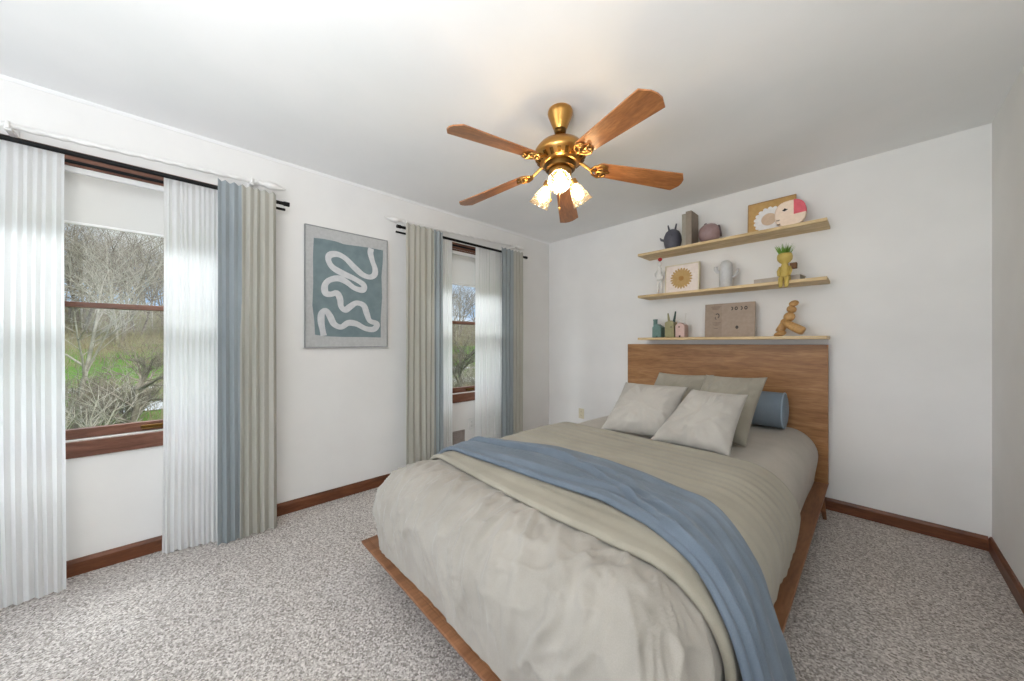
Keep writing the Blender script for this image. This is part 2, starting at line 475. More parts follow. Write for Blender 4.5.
def blind(W, label, zb):
    y0, y1, z0, z1 = W
    t = thing('roller_blind', label, 'blind', (-0.022, (y0 + y1) / 2, zb))
    a, b_ = y0 + 0.016, y1 - 0.016
    bm = NB(); box(bm, (-0.04, a, z1 - 0.042), (-0.004, b_, z1 - 0.013)); obj('head_rail', bm, M['blind_rail'], t, bevel=0.003)
    bm = NB()
    zz = [zb + 0.012, z1 - 0.042]
    rows = []
    for i, z in enumerate(zz):
        x = -0.022 + (0.0004 if i % 2 else -0.0004)
        rows.append((bm.verts.new((x, a + 0.004, z)), bm.verts.new((x, b_ - 0.004, z))))
    for r, q in zip(rows, rows[1:]):
        bm.faces.new((r[0], r[1], q[1], q[0]))
    obj('blind_fabric', bm, M['blind'], t)
    bm = NB(); box(bm, (-0.032, a + 0.002, zb), (-0.012, b_ - 0.002, zb + 0.014)); obj('bottom_rail', bm, M['blind_rail'], t, bevel=0.003)
blind(W1, 'white roller blind half lowered in the window left of the squiggle picture', 1.80)
blind(W2, 'white roller blind half lowered in the window near the room corner', 1.76)

# ------------------------------------------------------------------ curtain rods
def curtain_rod(ya, yb, zf, zt, label):
    t = thing('curtain_rod', label, 'curtain rod', (0, (ya + yb) / 2, zf), 'black double curtain rods')
    bm = NB(); tube(bm, [(0.15, ya, zf), (0.15, yb, zf)], 0.0115, 14); obj('front_pole', bm, M['black'], t, smooth=True, autosmooth=40)
    bm = NB(); tube(bm, [(0.085, ya - 0.01, zt), (0.085, yb + 0.02, zt)], 0.0085, 12); obj('rear_pole', bm, M['black'], t, smooth=True, autosmooth=40)
    for y in (ya, yb):
        s = -1 if y == ya else 1
        bm = NB(); tube(bm, [(0.15, y, zf), (0.15, y + s * 0.032, zf)], 0.0145, 14); obj('end_cap', bm, M['black'], t, smooth=True, autosmooth=40)
    for y in (ya + 0.14, yb - 0.08):
        bm = NB()
        box(bm, (0.0, y - 0.012, zt - 0.035), (0.006, y + 0.012, zt + 0.035))
        tube(bm, [(0.004, y, zt - 0.014), (0.09, y, zt - 0.014), (0.15, y, zf - 0.013)], 0.005, 8)
        obj('bracket', bm, M['black'], t)
curtain_rod(-4.36, -2.86, 2.103, 2.085, 'black double curtain rod over the window left of the squiggle picture')
curtain_rod(-2.05, -0.59, 2.138, 2.112, 'black double curtain rod over the window nearest the room corner')

def old_rod(ya, yb, z, label, z2, brackets):
    t = thing('wooden_curtain_rod', label, 'curtain rod', (0, (ya + yb) / 2, z), 'old white curtain rods')
    bm = NB()
    n = 240; seg = 12; rings = []
    for i in range(n + 1):
        f = i / n
        y = ya + 0.19 + (yb - ya - 0.38) * f
        zz = z + (z2 - z) * f
        ring = []
        for k in range(seg):
            th = 2 * PI * k / seg
            r = 0.0125 + 0.0022 * math.cos(2 * (th + y * 42))
            ring.append(bm.verts.new((0.075 + r * math.cos(th), y, zz + r * math.sin(th))))
        rings.append(ring)
    for a, b_ in zip(rings, rings[1:]):
        for k in range(seg):
            bm.faces.new((a[k], a[(k + 1) % seg], b_[(k + 1) % seg], b_[k]))
    obj('twisted_pole', bm, M['white_paint'], t, smooth=True)
    for s, y, zz in ((-1, ya + 0.19, z), (1, yb - 0.19, z2)):
        R = Matrix.Translation((0.075, y, zz)) @ Matrix.Rotation(-s * PI / 2, 4, 'X')
        bm = NB()
        lathe(bm, [(0.013, 0), (0.02, 0.004), (0.02, 0.014), (0.011, 0.02), (0.011, 0.03), (0.02, 0.036), (0.012, 0.05), (0.022, 0.068), (0.026, 0.09), (0.022, 0.118), (0.012, 0.145), (0.006, 0.165), (0.0, 0.178)], 20, R)
        obj('finial', bm, M['white_paint'], t, smooth=True)
    for y in brackets:
        zz = z + (z2 - z) * (y - ya - 0.19) / (yb - ya - 0.38)
        bm = NB()
        box(bm, (0, y - 0.014, zz - 0.045), (0.012, y + 0.014, zz + 0.035)); box(bm, (0.012, y - 0.011, zz - 0.028), (0.095, y + 0.011, zz - 0.012))
        tube(bm, [(0.095, y, zz - 0.02), (0.097, y, zz + 0.012)], 0.008, 8)
        obj('bracket', bm, M['white_paint'], t, bevel=0.003)
old_rod(-4.45, -2.82, 2.175, 'white twisted wooden rod with finials above the window left of the squiggle picture', 2.225, (-3.915, -3.02))
old_rod(-2.17, -0.50, 2.215, 'white twisted wooden rod with finials above the window nearest the room corner', 2.262, (-1.97, -0.70))

# ------------------------------------------------------------------ curtains
def drape(bm, ya, yb, x, ztop, zbot, folds, amp, flare=0.02, seed=0, xdrift=0.0, xend=0.0):
    rnd = random.Random(seed)
    nu, nv = int(folds * 14), 60
    ph = rnd.random() * 6
    warp = [rnd.uniform(-0.5, 0.5) for _ in range(5)]
    amps = [rnd.uniform(0.75, 1.15) for _ in range(int(folds) + 3)]
    rows = []
    for j in range(nv + 1):
        v = j / nv                      # 0 top
        z = ztop + (zbot - ztop) * v
        row = []
        for i in range(nu + 1):
            u = i / nu
            uu = u + 0.012 * math.sin(3 * v + warp[0] * 6 + u * 9) * v
            ym = (ya + yb) / 2
            wsc = 1 + flare * v * v
            y = ym + (ya + (yb - ya) * u - ym) * wsc
            k = uu * folds
            a = amp * amps[int(max(0, k)) % len(amps)]
            p = 2 * PI * k + ph + 0.5 * math.sin(2.2 * v + warp[1] * 5) + 2.4 * noise.noise(Vector((k * 0.55 + seed, v * 0.8, seed)))
            am = a * (0.62 + 0.38 * sstep(0.0, 0.12, v) + 0.35 * v)
            s = math.sin(p) + 0.5 * noise.noise(Vector((k * 1.3, v * 1.2, seed + 9)))
            xx = x + am * s + xdrift * v * (u - 0.5) + xend * v
            y += 0.25 * am * math.sin(2 * p + warp[2])
            zz = z + (0.004 * math.sin(p * 0.5 + warp[3]) if j == nv else 0) + (0.006 * s if j == 0 else 0)
            row.append(bm.verts.new((xx, y, zz)))
        rows.append(row)
    for a, b_ in zip(rows, rows[1:]):
        for i in range(nu):
            bm.faces.new((a[i], a[i + 1], b_[i + 1], b_[i]))
    return bm

def sheer(ya, yb, x, zt, folds, label, seed, xend=0.0, xdrift=0.0, amp=0.0055):
    bm = NB(); drape(bm, ya, yb, x, zt, 0.008, folds, amp, 0.04, seed, xdrift, xend)
    tag(obj('sheer_curtain', bm, M['sheer'], smooth=True), label, 'curtain', 'white sheer curtains')
sheer(-4.40, -3.752, 0.108, 2.112, 24, 'white sheer curtain hanging at the left edge of the photo', 3, 0.045)
sheer(-3.415, -3.16, 0.108, 2.112, 11, 'white sheer curtain beside the blue and beige drape left of the picture', 4, 0.0, 0.05)
sheer(-1.665, -1.520, 0.108, 2.14, 7, 'narrow white sheer strip right of the beige drape beside the picture', 5)
sheer(-1.245, -0.85, 0.108, 2.14, 13, 'white sheer curtain next to the drape nearest the room corner', 6)

def two_tone(parts, label, seed, zt):
    ym = (parts[0][1] + parts[-1][2]) / 2
    t = thing('drape', label, 'curtain', (0.15, ym, 0), 'blue and beige drapes')
    for q, (nm, ya, yb, folds, mt, lab) in enumerate(parts):
        bm = NB(); drape(bm, ya, yb, 0.184, zt, 0.006, folds, 0.0085, 0.05, seed + q)
        bmesh.ops.remove_doubles(bm, verts=bm.verts, dist=1e-6)
        o = obj(nm, bm, mt, t, smooth=True)
        o['label'] = lab
two_tone([('blue_panel', -3.192, -3.083, 3, M['blue_drape'], 'blue grey panel'), ('beige_panel', -3.088, -2.905, 5, M['beige_drape'], 'beige panel')],
         'blue and beige drape just left of the squiggle picture', 21, 2.142)
two_tone([('beige_panel', -2.02, -1.755, 5, M['beige_drape'], 'beige panel'), ('blue_panel', -1.76, -1.672, 2, M['blue_drape'], 'blue grey panel')],
         'wide beige drape with blue edge just right of the squiggle picture', 31, 2.17)
two_tone([('blue_panel', -0.972, -0.805, 3, M['blue_drape'], 'blue grey panel'), ('beige_panel', -0.810, -0.652, 3, M['beige_drape'], 'beige panel')],
         'blue and beige drape nearest the room corner', 41, 2.17)

# ------------------------------------------------------------------ squiggle picture
art = thing('framed_picture', 'framed teal picture with a pale squiggle line on the window wall', 'picture', (0, -2.407, 1.152))
ya, yb, za, zb = -2.711, -2.106, 1.152, 2.040
bm = NB(); fw_ = 0.007
for lo, hi in (((0.001, ya, za), (0.03, yb, za + fw_)), ((0.001, ya, zb - fw_), (0.03, yb, zb)), ((0.001, ya, za + fw_), (0.03, ya + fw_, zb - fw_)), ((0.001, yb - fw_, za + fw_), (0.03, yb, zb - fw_))):
    box(bm, lo, hi)
obj('frame', bm, M['art_frame'], art)
bm = NB(); box(bm, (0.002, ya + fw_, za + fw_), (0.025, yb - fw_, zb - fw_)); obj('canvas', bm, M['art_canvas'], art)
teal = [(-2.654, 1.949), (-2.589, 1.955), (-2.505, 1.953), (-2.447, 1.943), (-2.356, 1.948), (-2.26, 1.953), (-2.143, 1.952), (-2.146, 1.861), (-2.157, 1.733), (-2.151, 1.564), (-2.163, 1.394), (-2.163, 1.231), (-2.293, 1.233), (-2.432, 1.232), (-2.576, 1.236), (-2.646, 1.247), (-2.65, 1.34), (-2.663, 1.458), (-2.657, 1.622), (-2.659, 1.815)]
bm = NB(); prism(bm, teal, 0, 0.0251, 0.0258); obj('painted_ground', bm, M['art_teal'], art)
sq = [(-2.241, 1.95), (-2.247, 1.911), (-2.231, 1.848), (-2.211, 1.792), (-2.214, 1.742), (-2.252, 1.717), (-2.309, 1.729), (-2.371, 1.776), (-2.439, 1.837), (-2.498, 1.858), (-2.548, 1.842), (-2.557, 1.802), (-2.527, 1.753), (-2.454, 1.717), (-2.371, 1.688), (-2.301, 1.648), (-2.309, 1.607), (-2.371, 1.616), (-2.432, 1.657), (-2.491, 1.676), (-2.555, 1.652), (-2.582, 1.608), (-2.576, 1.556), (-2.541, 1.551), (-2.498, 1.563), (-2.476, 1.519), (-2.469, 1.465), (-2.439, 1.44), (-2.402, 1.469), (-2.356, 1.5), (-2.301, 1.485), (-2.276, 1.421), (-2.252, 1.365), (-2.194, 1.342), (-2.219, 1.299), (-2.285, 1.301), (-2.356, 1.336), (-2.417, 1.341), (-2.469, 1.308), (-2.519, 1.33), (-2.548, 1.39), (-2.576, 1.426), (-2.603, 1.402), (-2.606, 1.342), (-2.596, 1.282), (-2.589, 1.240)]
def catmull(pts, n=6):
    P = [pts[0]] + pts + [pts[-1]]
    out = []
    for i in range(1, len(P) - 2):
        for k in range(n):
            t = k / n
            out.append(tuple(0.5 * (2 * P[i][d] + (P[i + 1][d] - P[i - 1][d]) * t + (2 * P[i - 1][d] - 5 * P[i][d] + 4 * P[i + 1][d] - P[i + 2][d]) * t * t + (3 * P[i][d] - P[i - 1][d] - 3 * P[i + 1][d] + P[i + 2][d]) * t ** 3) for d in range(len(P[0]))))
    out.append(tuple(pts[-1]))
    return out
sp = catmull(sq, 6)
bm = NB(); L_, R_ = [], []
for i, p in enumerate(sp):
    a = Vector(sp[max(i - 1, 0)]); b_ = Vector(sp[min(i + 1, len(sp) - 1)])
    d = (b_ - a).normalized(); nrm = Vector((-d.y, d.x)) * (0.0215 + 0.002 * math.sin(i * 0.35))
    L_.append(bm.verts.new((0.0268, p[0] + nrm.x, p[1] + nrm.y))); R_.append(bm.verts.new((0.0268, p[0] - nrm.x, p[1] - nrm.y)))
for i in range(len(sp) - 1):
    bm.faces.new((L_[i], R_[i], R_[i + 1], L_[i + 1]))
obj('painted_line', bm, M['art_line'], art)

# ------------------------------------------------------------------ wall plates and vent
def outlet(label, axis, c, m):
    t = thing('wall_outlet', label, 'outlet', c)
    def bx(du, dv, w0, w1, hu, hv):
        bm = NB()
        if axis == 'y': box(bm, (c[0] + du - hu, -w1, c[2] + dv - hv), (c[0] + du + hu, -w0, c[2] + dv + hv))
        else: box(bm, (w0, c[1] + du - hu, c[2] + dv - hv), (w1, c[1] + du + hu, c[2] + dv + hv))
        return bm
    obj('plate', bx(0, 0, 0, 0.006, 0.037, 0.058), m, t, bevel=0.003)
    for s in (-1, 1):
        so = obj('socket', bx(0, s * 0.021, 0.006, 0.0085, 0.017, 0.014), m, t, bevel=0.002)
        for q in (-1, 1):
            obj('slot', bx(q * 0.006, s * 0.021 + 0.002, 0.0085, 0.009, 0.0014, 0.004), M['slot'], so)
outlet('almond wall outlet on the back wall left of the bed', 'y', (0.491, 0, 0.367), M['plate'])
outlet('pale wall outlet under the window nearest the room corner', 'x', (0, -1.222, 0.360), M['white_plastic'])
vt = thing('wall_vent', 'grey louvred vent low under the window nearest the room corner', 'vent', (0, -1.46, 0.17))
bm = NB()
for lo, hi in (((0, -1.61, 0.165), (0.01, -1.305, 0.18)), ((0, -1.61, 0.305), (0.01, -1.305, 0.32)), ((0, -1.61, 0.18), (0.01, -1.595, 0.305)), ((0, -1.32, 0.18), (0.01, -1.305, 0.305))):
    box(bm, lo, hi)
obj('vent_frame', bm, M['vent'], vt, bevel=0.002)
bm = NB(); box(bm, (0.0005, -1.595, 0.18), (0.002, -1.32, 0.305)); obj('backing', bm, M['slot'], vt)
for k in range(7):
    bm = NB(); z = 0.19 + k * 0.0172
    prism(bm, [(0.002, z + 0.004), (0.009, z - 0.006), (0.0095, z - 0.003), (0.003, z + 0.009)], 1, -1.595, -1.32)
    obj('louvre', bm, M['vent'], vt)

# ------------------------------------------------------------------ bed frame
BX0, BX1 = 1.055, 2.605
bed = thing('bed', 'walnut platform bed with a tall plain headboard against the back wall', 'bed', (1.83, -1.3, 0))
bm = NB()
pl = [(BX0 + 0.03, 0.158), (BX1 - 0.03, 0.158), (BX1, 0.186), (BX1, 0.2), (BX0, 0.2), (BX0, 0.186)]
prism(bm, pl, 1, -2.66, -0.03)
prism(bm, [(-2.66, 0.158), (-2.66, 0.2), (-2.69, 0.2), (-2.69, 0.188)], 0, BX0, BX1)
obj('platform', bm, M['walnut_y'], bed, bevel=0.003)
bm = NB(); box(bm, (1.105, -0.078, 0.19), (2.603, -0.02, 1.174)); obj('headboard', bm, M['walnut'], bed, bevel=0.003)
for lx, ly, dx, dy in ((1.16, -0.22, -0.02, 0.03), (2.574, -0.20, 0.022, -0.01), (1.16, -2.5, -0.02, -0.05), (2.5, -2.5, 0.02, -0.05)):
    bm = NB(); tube(bm, [(lx, ly, 0.159), (lx + dx, ly + dy, 0.0)], [0.019, 0.011], 14)
    obj('leg', bm, M['walnut_y'], bed, smooth=True, autosmooth=50)

# ------------------------------------------------------------------ bedding
RB = 0.19
IX0, IX1, IY0, IZ1 = 1.085 + RB, 2.562 - RB, -2.652 + RB, 0.572 - RB
XC = (IX0 + IX1) / 2; HW = (IX1 - IX0) / 2

def shell(p, off=0.0, wr=None):
    """nearest point of the mattress-shaped rounded form, pushed out by off"""
    c = Vector((max(IX0, min(IX1, p.x)), max(IY0, p.y), min(IZ1, p.z)))
    d = p - c
    n = d.normalized() if d.length > 1e-6 else Vector((0, 0, 1))
    lp = (abs(d.x) ** 3.6 + abs(d.y) ** 3.6) ** (1 / 3.6)
    ln = math.sqrt(lp * lp + d.z * d.z)
    q = c + (d / ln * (RB + off) if ln > 1e-6 else n * (RB + off))
    und = 0.007 * noise.noise(Vector((q.x * 2.6, q.y * 2.6, q.z * 2 + 3)))
    q += n * (und + (wr(q, n) if wr else 0.0))
    t = sstep(0.40, 0.19, q.z)
    side = max(-1, min(1, n.x * 1.2)); ft = min(0, n.y)
    q.x -= side * 0.022 * t; q.y -= ft * 0.004 * t
    if q.y > -1.2: q.z += 0.0
    return q

def across(b):
    """arc length across the bed (0 = middle) to a point of the flat-foot form"""
    s = abs(b) - HW; sg = 1 if b >= 0 else -1
    if s <= 0: return Vector((XC + b, 0, IZ1 + RB))
    if s < RB * PI / 2:
        a = s / RB
        return Vector((XC + sg * (HW + RB * math.sin(a)), 0, IZ1 + RB * math.cos(a)))
    return Vector((XC + sg * (HW + RB), 0, IZ1 - (s - RB * PI / 2)))

def grid_faces(bm, rows):
    for a, b_ in zip(rows, rows[1:]):
        for i in range(len(a) - 1):
            bm.faces.new((a[i], a[i + 1], b_[i + 1], b_[i]))

def box_sheet(y0, y1, ztop, zbot, fn, step):
    bm = NB()
    x0, x1 = IX0 - RB, IX1 + RB
    nx, ny, nz = int((x1 - x0) / step), int((y1 - y0) / step), max(2, int((ztop - zbot) / step))
    X = [x0 + (x1 - x0) * i / nx for i in range(nx + 1)]
    Y = [y0 + (y1 - y0) * i / ny for i in range(ny + 1)]
    Z = [zbot + (ztop - zbot) * i / nz for i in range(nz + 1)]
    V = {}
    def vv(x, y, z):
        k = (round(x, 5), round(y, 5), round(z, 5))
        if k not in V: V[k] = bm.verts.new(fn(Vector((x, y, z))))
        return V[k]
    grid_faces(bm, [[vv(x, y, ztop) for x in X] for y in Y])
    grid_faces(bm, [[vv(x0, y, z) for y in Y] for z in Z])
    grid_faces(bm, [[vv(x1, y, z) for y in Y] for z in Z])
    if y0 <= -2.6: grid_faces(bm, [[vv(x, y0, z) for x in X] for z in Z])
    bmesh.ops.recalc_face_normals(bm, faces=bm.faces)
    return bm

def ridged(v):
    return 1 - abs(noise.noise(v)) * 2
def duvet_wr(q, n):
    w = Vector((noise.noise(q * 3.1 + Vector((5, 0, 0))), noise.noise(q * 3.1 + Vector((0, 9, 0))), 0)) * 0.10
    u = Vector((q.x + w.x, q.y + w.y, q.z))
    # long creases running from the blanket edge down over the foot end
    fan = (u.x - 1.5) * 7.5 + (u.y + 2.4) * 2.8
    a = ridged(Vector((fan, u.y * 2.4, u.z * 2.0)))
    b = ridged(Vector((u.x * 9 - u.y * 6, u.y * 5 + u.x * 3, u.z * 4 + 7)))
    c = noise.noise(u * 9)
    d = noise.noise(u * 22)
    e = ridged(Vector((u.x * 15 + u.y * 5, u.y * 9 - u.x * 4, u.z * 7 + 2)))
    f = ridged(Vector((fan * 2.1 + 3, u.y * 4 + u.x * 2, u.z * 3)))
    k = (1 - 0.85 * sstep(-2.45, -2.36, q.y)) * (0.35 + 0.65 * sstep(0.22, 0.34, q.z))
    return k * (0.015 * max(0, a) ** 4 + 0.011 * max(0, b) ** 5 + 0.008 * max(0, e) ** 4 + 0.010 * max(0, f) ** 5 + 0.003 * c + 0.0012 * d) - 0.004

bm = box_sheet(-2.652, -0.086, 0.572, 0.203, lambda p: shell(p, -0.012), 0.03)
tag(obj('mattress', bm, M['sheet'], smooth=True), 'mattress in a light grey fitted sheet below the pillows', 'mattress')
bm = box_sheet(-2.652, -1.62, 0.572, 0.203, lambda p: shell(p, 0.006, duvet_wr), 0.0095)
tag(obj('duvet', bm, M['duvet'], smooth=True), 'rumpled light grey duvet covering the foot of the bed', 'duvet')

def layer(yh, yf, b0, b1, nb, nt, off, bump, hang=None, lip=0.03, hemwave=0.0):
    bm = NB(); rows = []
    tt = []
    for j in range(nt + 1): tt.append((j / nt, 0.0, 0.0))
    head = [(0.0, 0.004, 0.2), (0.0, 0.009, 0.45), (0.0, 0.010, 0.7), (0.0, 0.007, 1.0)]
    foot = [(1.0, -0.004, 0.2), (1.0, -0.009, 0.45), (1.0, -0.010, 0.7), (1.0, -0.007, 1.0)]
    seq = head[::-1] + tt + foot
    for t, dy, curl in seq:
        row = []
        for i in range(nb + 1):
            b = b0 + (b1 - b0) * i / nb
            bb = b
            if hemwave:
                e = sstep(b1 - 0.15, b1, b)
                bb = b - e * hemwave * (0.5 + 0.5 * noise.noise(Vector((t * 5, 3, 0))))
            a = lerp_pts(yh, b) * (1 - t) + lerp_pts(yf, b) * t + dy
            p = across(bb); p.y = a
            e = min(t, 1 - t)
            f = lambda q, n: bump(b, t, q) * sstep(0, 0.06, e) if bump else 0.0
            q = shell(p, off - lip * curl, f if curl == 0 else None)
            if hang:
                q = hang(q, b, t)
            row.append(bm.verts.new(q))
        rows.append(row)
    grid_faces(bm, rows)
    bmesh.ops.recalc_face_normals(bm, faces=bm.faces)
    return bm

cov_h = [(-1.0, -1.27), (0, -1.285), (1.0, -1.30)]
cov_f = [(-1.0, -2.33), (-0.57, -2.355), (-0.08, -2.39), (0.2, -2.40), (0.45, -2.395), (0.62, -2.39), (0.85, -2.385), (1.0, -2.37)]
def cov_bump(b, t, q):
    rib = 0.0016 * math.sin(q.y * 95 + 2.0 * noise.noise(Vector((b * 1.2, q.y * 3, 0))))
    return rib + 0.006 * noise.noise(Vector((b * 2, t * 7, 1))) + 0.006 * noise.noise(Vector((b * 1.0, q.y * 16, 4)))
bm = layer(cov_h, cov_f, -0.96, 0.985, 130, 90, 0.030, cov_bump, lip=0.020, hemwave=0.03)
tag(obj('blanket', bm, M['coverlet'], smooth=True), 'oatmeal blanket spread across the bed under the blue throw', 'blanket')

th_h = [(-1.0, -2.12), (-0.65, -2.04), (-0.17, -1.87), (0.1, -1.86), (0.28, -1.885), (0.55, -1.96), (0.72, -2.06), (0.85, -2.10), (1.0, -2.08), (1.3, -2.03)]
th_f = [(-1.0, -2.32), (-0.57, -2.27), (-0.08, -2.25), (0.3, -2.215), (0.47, -2.25), (0.62, -2.31), (0.75, -2.36), (0.88, -2.39), (1.0, -2.41), (1.3, -2.44)]
creases = [([(-0.62, 0.30), (-0.1, 0.30), (0.12, 0.42), (0.3, 0.62), (0.45, 0.80), (0.6, 0.93)], 0.017, 0.040),
           ([(-0.6, 0.12), (-0.25, 0.22), (0.0, 0.34), (0.2, 0.30), (0.35, 0.42)], 0.010, 0.035),
           ([(-0.3, 0.86), (0.1, 0.80), (0.38, 0.70), (0.55, 0.60)], 0.010, 0.06),
           ([(0.3, 0.45), (0.5, 0.62), (0.8, 0.72), (1.25, 0.74)], 0.012, 0.06),
           ([(0.5, 0.95), (0.8, 0.88), (1.25, 0.90)], 0.014, 0.05),
           ([(0.45, 0.25), (0.8, 0.36), (1.25, 0.34)], 0.008, 0.07)]
def throw_bump(b, t, q):
    h = 0.008 * noise.noise(Vector((b * 1.8, t * 6, 2))) + 0.004 * noise.noise(Vector((b * 4, t * 16, 5))) + 0.005 * max(0, ridged(Vector((b * 2.2 + t * 2.5, t * 5 - b * 1.2, 8)))) ** 4
    for pts, amp, wd in creases:
        if b < pts[0][0] - 0.1 or b > pts[-1][0] + 0.1: continue
        tc = lerp_pts(pts, b)
        fade = sstep(pts[0][0] - 0.1, pts[0][0] + 0.06, b) * (1 - sstep(pts[-1][0] - 0.06, pts[-1][0] + 0.1, b))
        d = (t - tc) / wd
        h += amp * fade * (math.exp(-d * d) - (0.55 * math.exp(-((d - 1.5) ** 2) * 1.6)))
    return h
def throw_hang(q, b, t):
    if q.x > XC and q.z < 0.47:
        q.x += 0.062 * sstep(0.47, 0.21, q.z) + 0.025 * sstep(0.22, 0.0, q.z)
        q.x += 0.014 * math.sin(t * 17 + 1.0) * sstep(0.45, 0.1, q.z)
    return q
bm = layer(th_h, th_f, -0.93, 1.195, 170, 90, 0.056, throw_bump, throw_hang, lip=0.020)
tag(obj('throw_blanket', bm, M['throw'], smooth=True), 'dusty blue throw draped over the bed and trailing to the carpet', 'blanket')

def pillow(bl, br, tl, tr, thick, m, label, seed, group=None, cat='pillow', nm='pillow', side=1):
    bl, br, tl, tr = (Vector(v) for v in (bl, br, tl, tr))
    n = 44
    nrm = ((br - bl).cross(tl - bl)).normalized()          # towards the foot of the bed
    bm = NB(); V = {}
    for s in (1, -1):
        for j in range(n + 1):
            for i in range(n + 1):
                rim = i in (0, n) or j in (0, n)
                if rim and s == -1:
                    V[(s, i, j)] = V[(1, i, j)]; continue
                u, v = 2 * i / n - 1, 2 * j / n - 1
                uu = u * (1 - 0.055 * (1 - v * v) * abs(u) ** 3)
                vv_ = v * (1 - 0.055 * (1 - u * u) * abs(v) ** 3)
                a, c = (uu + 1) / 2, (vv_ + 1) / 2
                p = (bl * (1 - a) + br * a) * (1 - c) + (tl * (1 - a) + tr * a) * c
                h = max(0.0, (1 - u ** 4) * (1 - v ** 4)) ** 0.62 * (0.75 + 0.25 * (1 - u * u) * (1 - v * v))
                # stuffing sags to the lower half
                h *= 1.0 - 0.12 * v
                e = (1 - abs(u)) * (1 - abs(v))
                edge = min(1 - abs(u), 1 - abs(v))
                ang = math.atan2(v, u)
                wr = 0.17 * noise.noise(Vector((ang * 5 + seed, edge * 2, seed * 3.1))) * sstep(0, 0.12, edge) * (1 - sstep(0.35, 0.9, edge))
                wr += 0.15 * ridged(Vector((u * 1.7 + seed, v * 1.7 - seed, seed * s))) ** 3 * sstep(0, 0.3, edge)
                wr += 0.05 * noise.noise(Vector((u * 5 + seed, v * 5, seed)))* sstep(0, 0.2, edge)
                V[(s, i, j)] = bm.verts.new(p + nrm * s * thick * 0.5 * (h + wr * (1 if s == 1 else 0.4)))
        for j in range(n):
            for i in range(n):
                f = [V[(s, i, j)], V[(s, i + 1, j)], V[(s, i + 1, j + 1)], V[(s, i, j + 1)]]
                bm.faces.new(f if s == 1 else f[::-1])
    # sewn edge
    bmesh.ops.recalc_face_normals(bm, faces=bm.faces)
    return tag(obj(nm, bm, m, smooth=True), label, cat, group)

PZ = 0.588
pillow((1.53, -1.27, PZ), (1.95, -1.15, PZ), (1.555, -0.96, 0.895), (1.975, -0.92, 0.895), 0.15, M['pillow_light'], 'pale grey square pillow at the left front of the pillow pile', 1.0, 'pillows on the bed')
pillow((1.87, -1.265, PZ), (2.30, -1.255, PZ), (2.03, -1.01, 0.895), (2.325, -0.985, 0.89), 0.14, M['pillow_light'], 'pale grey square pillow at the right front of the pillow pile', 2.3, 'pillows on the bed')
pillow((1.58, -0.87, 0.578), (1.97, -0.87, 0.578), (1.675, -0.66, 0.958), (2.05, -0.64, 0.962), 0.13, M['pillow_dark'], 'darker grey pillow standing behind the left front pillow', 3.7, 'pillows on the bed')
pillow((1.93, -0.95, 0.578), (2.305, -0.95, 0.578), (2.015, -0.69, 0.965), (2.365, -0.69, 0.972), 0.14, M['pillow_dark'], 'darker grey pillow standing behind the right front pillow, nearest the blue bolster', 4.9, 'pillows on the bed')

bol = thing('bolster', 'round blue bolster cushion lying against the headboard', 'cushion', (1.95, -0.215, 0.57))
R = Matrix.Translation((1.52, -0.215, 0.701)) @ Matrix.Rotation(PI / 2, 4, 'Y')
bm = NB(); lathe(bm, [(0, -0.012), (0.06, -0.010), (0.1, -0.004), (0.118, 0.002), (0.126, 0.012), (0.128, 0.3), (0.128, 0.6), (0.126, 0.858), (0.118, 0.868), (0.1, 0.874), (0.06, 0.88), (0, 0.882)], 40, R, cap=False)
obj('cover', bm, M['bolster'], bol, smooth=True)
for z in (0.008, 0.862):
    bm = NB(); lathe(bm, [(0.122, z - 0.004), (0.128, z - 0.0045), (0.1305, z), (0.128, z + 0.0045), (0.122, z + 0.004)], 40, R, cap=False)
    obj('piping', bm, M['piping'], bol, smooth=True)

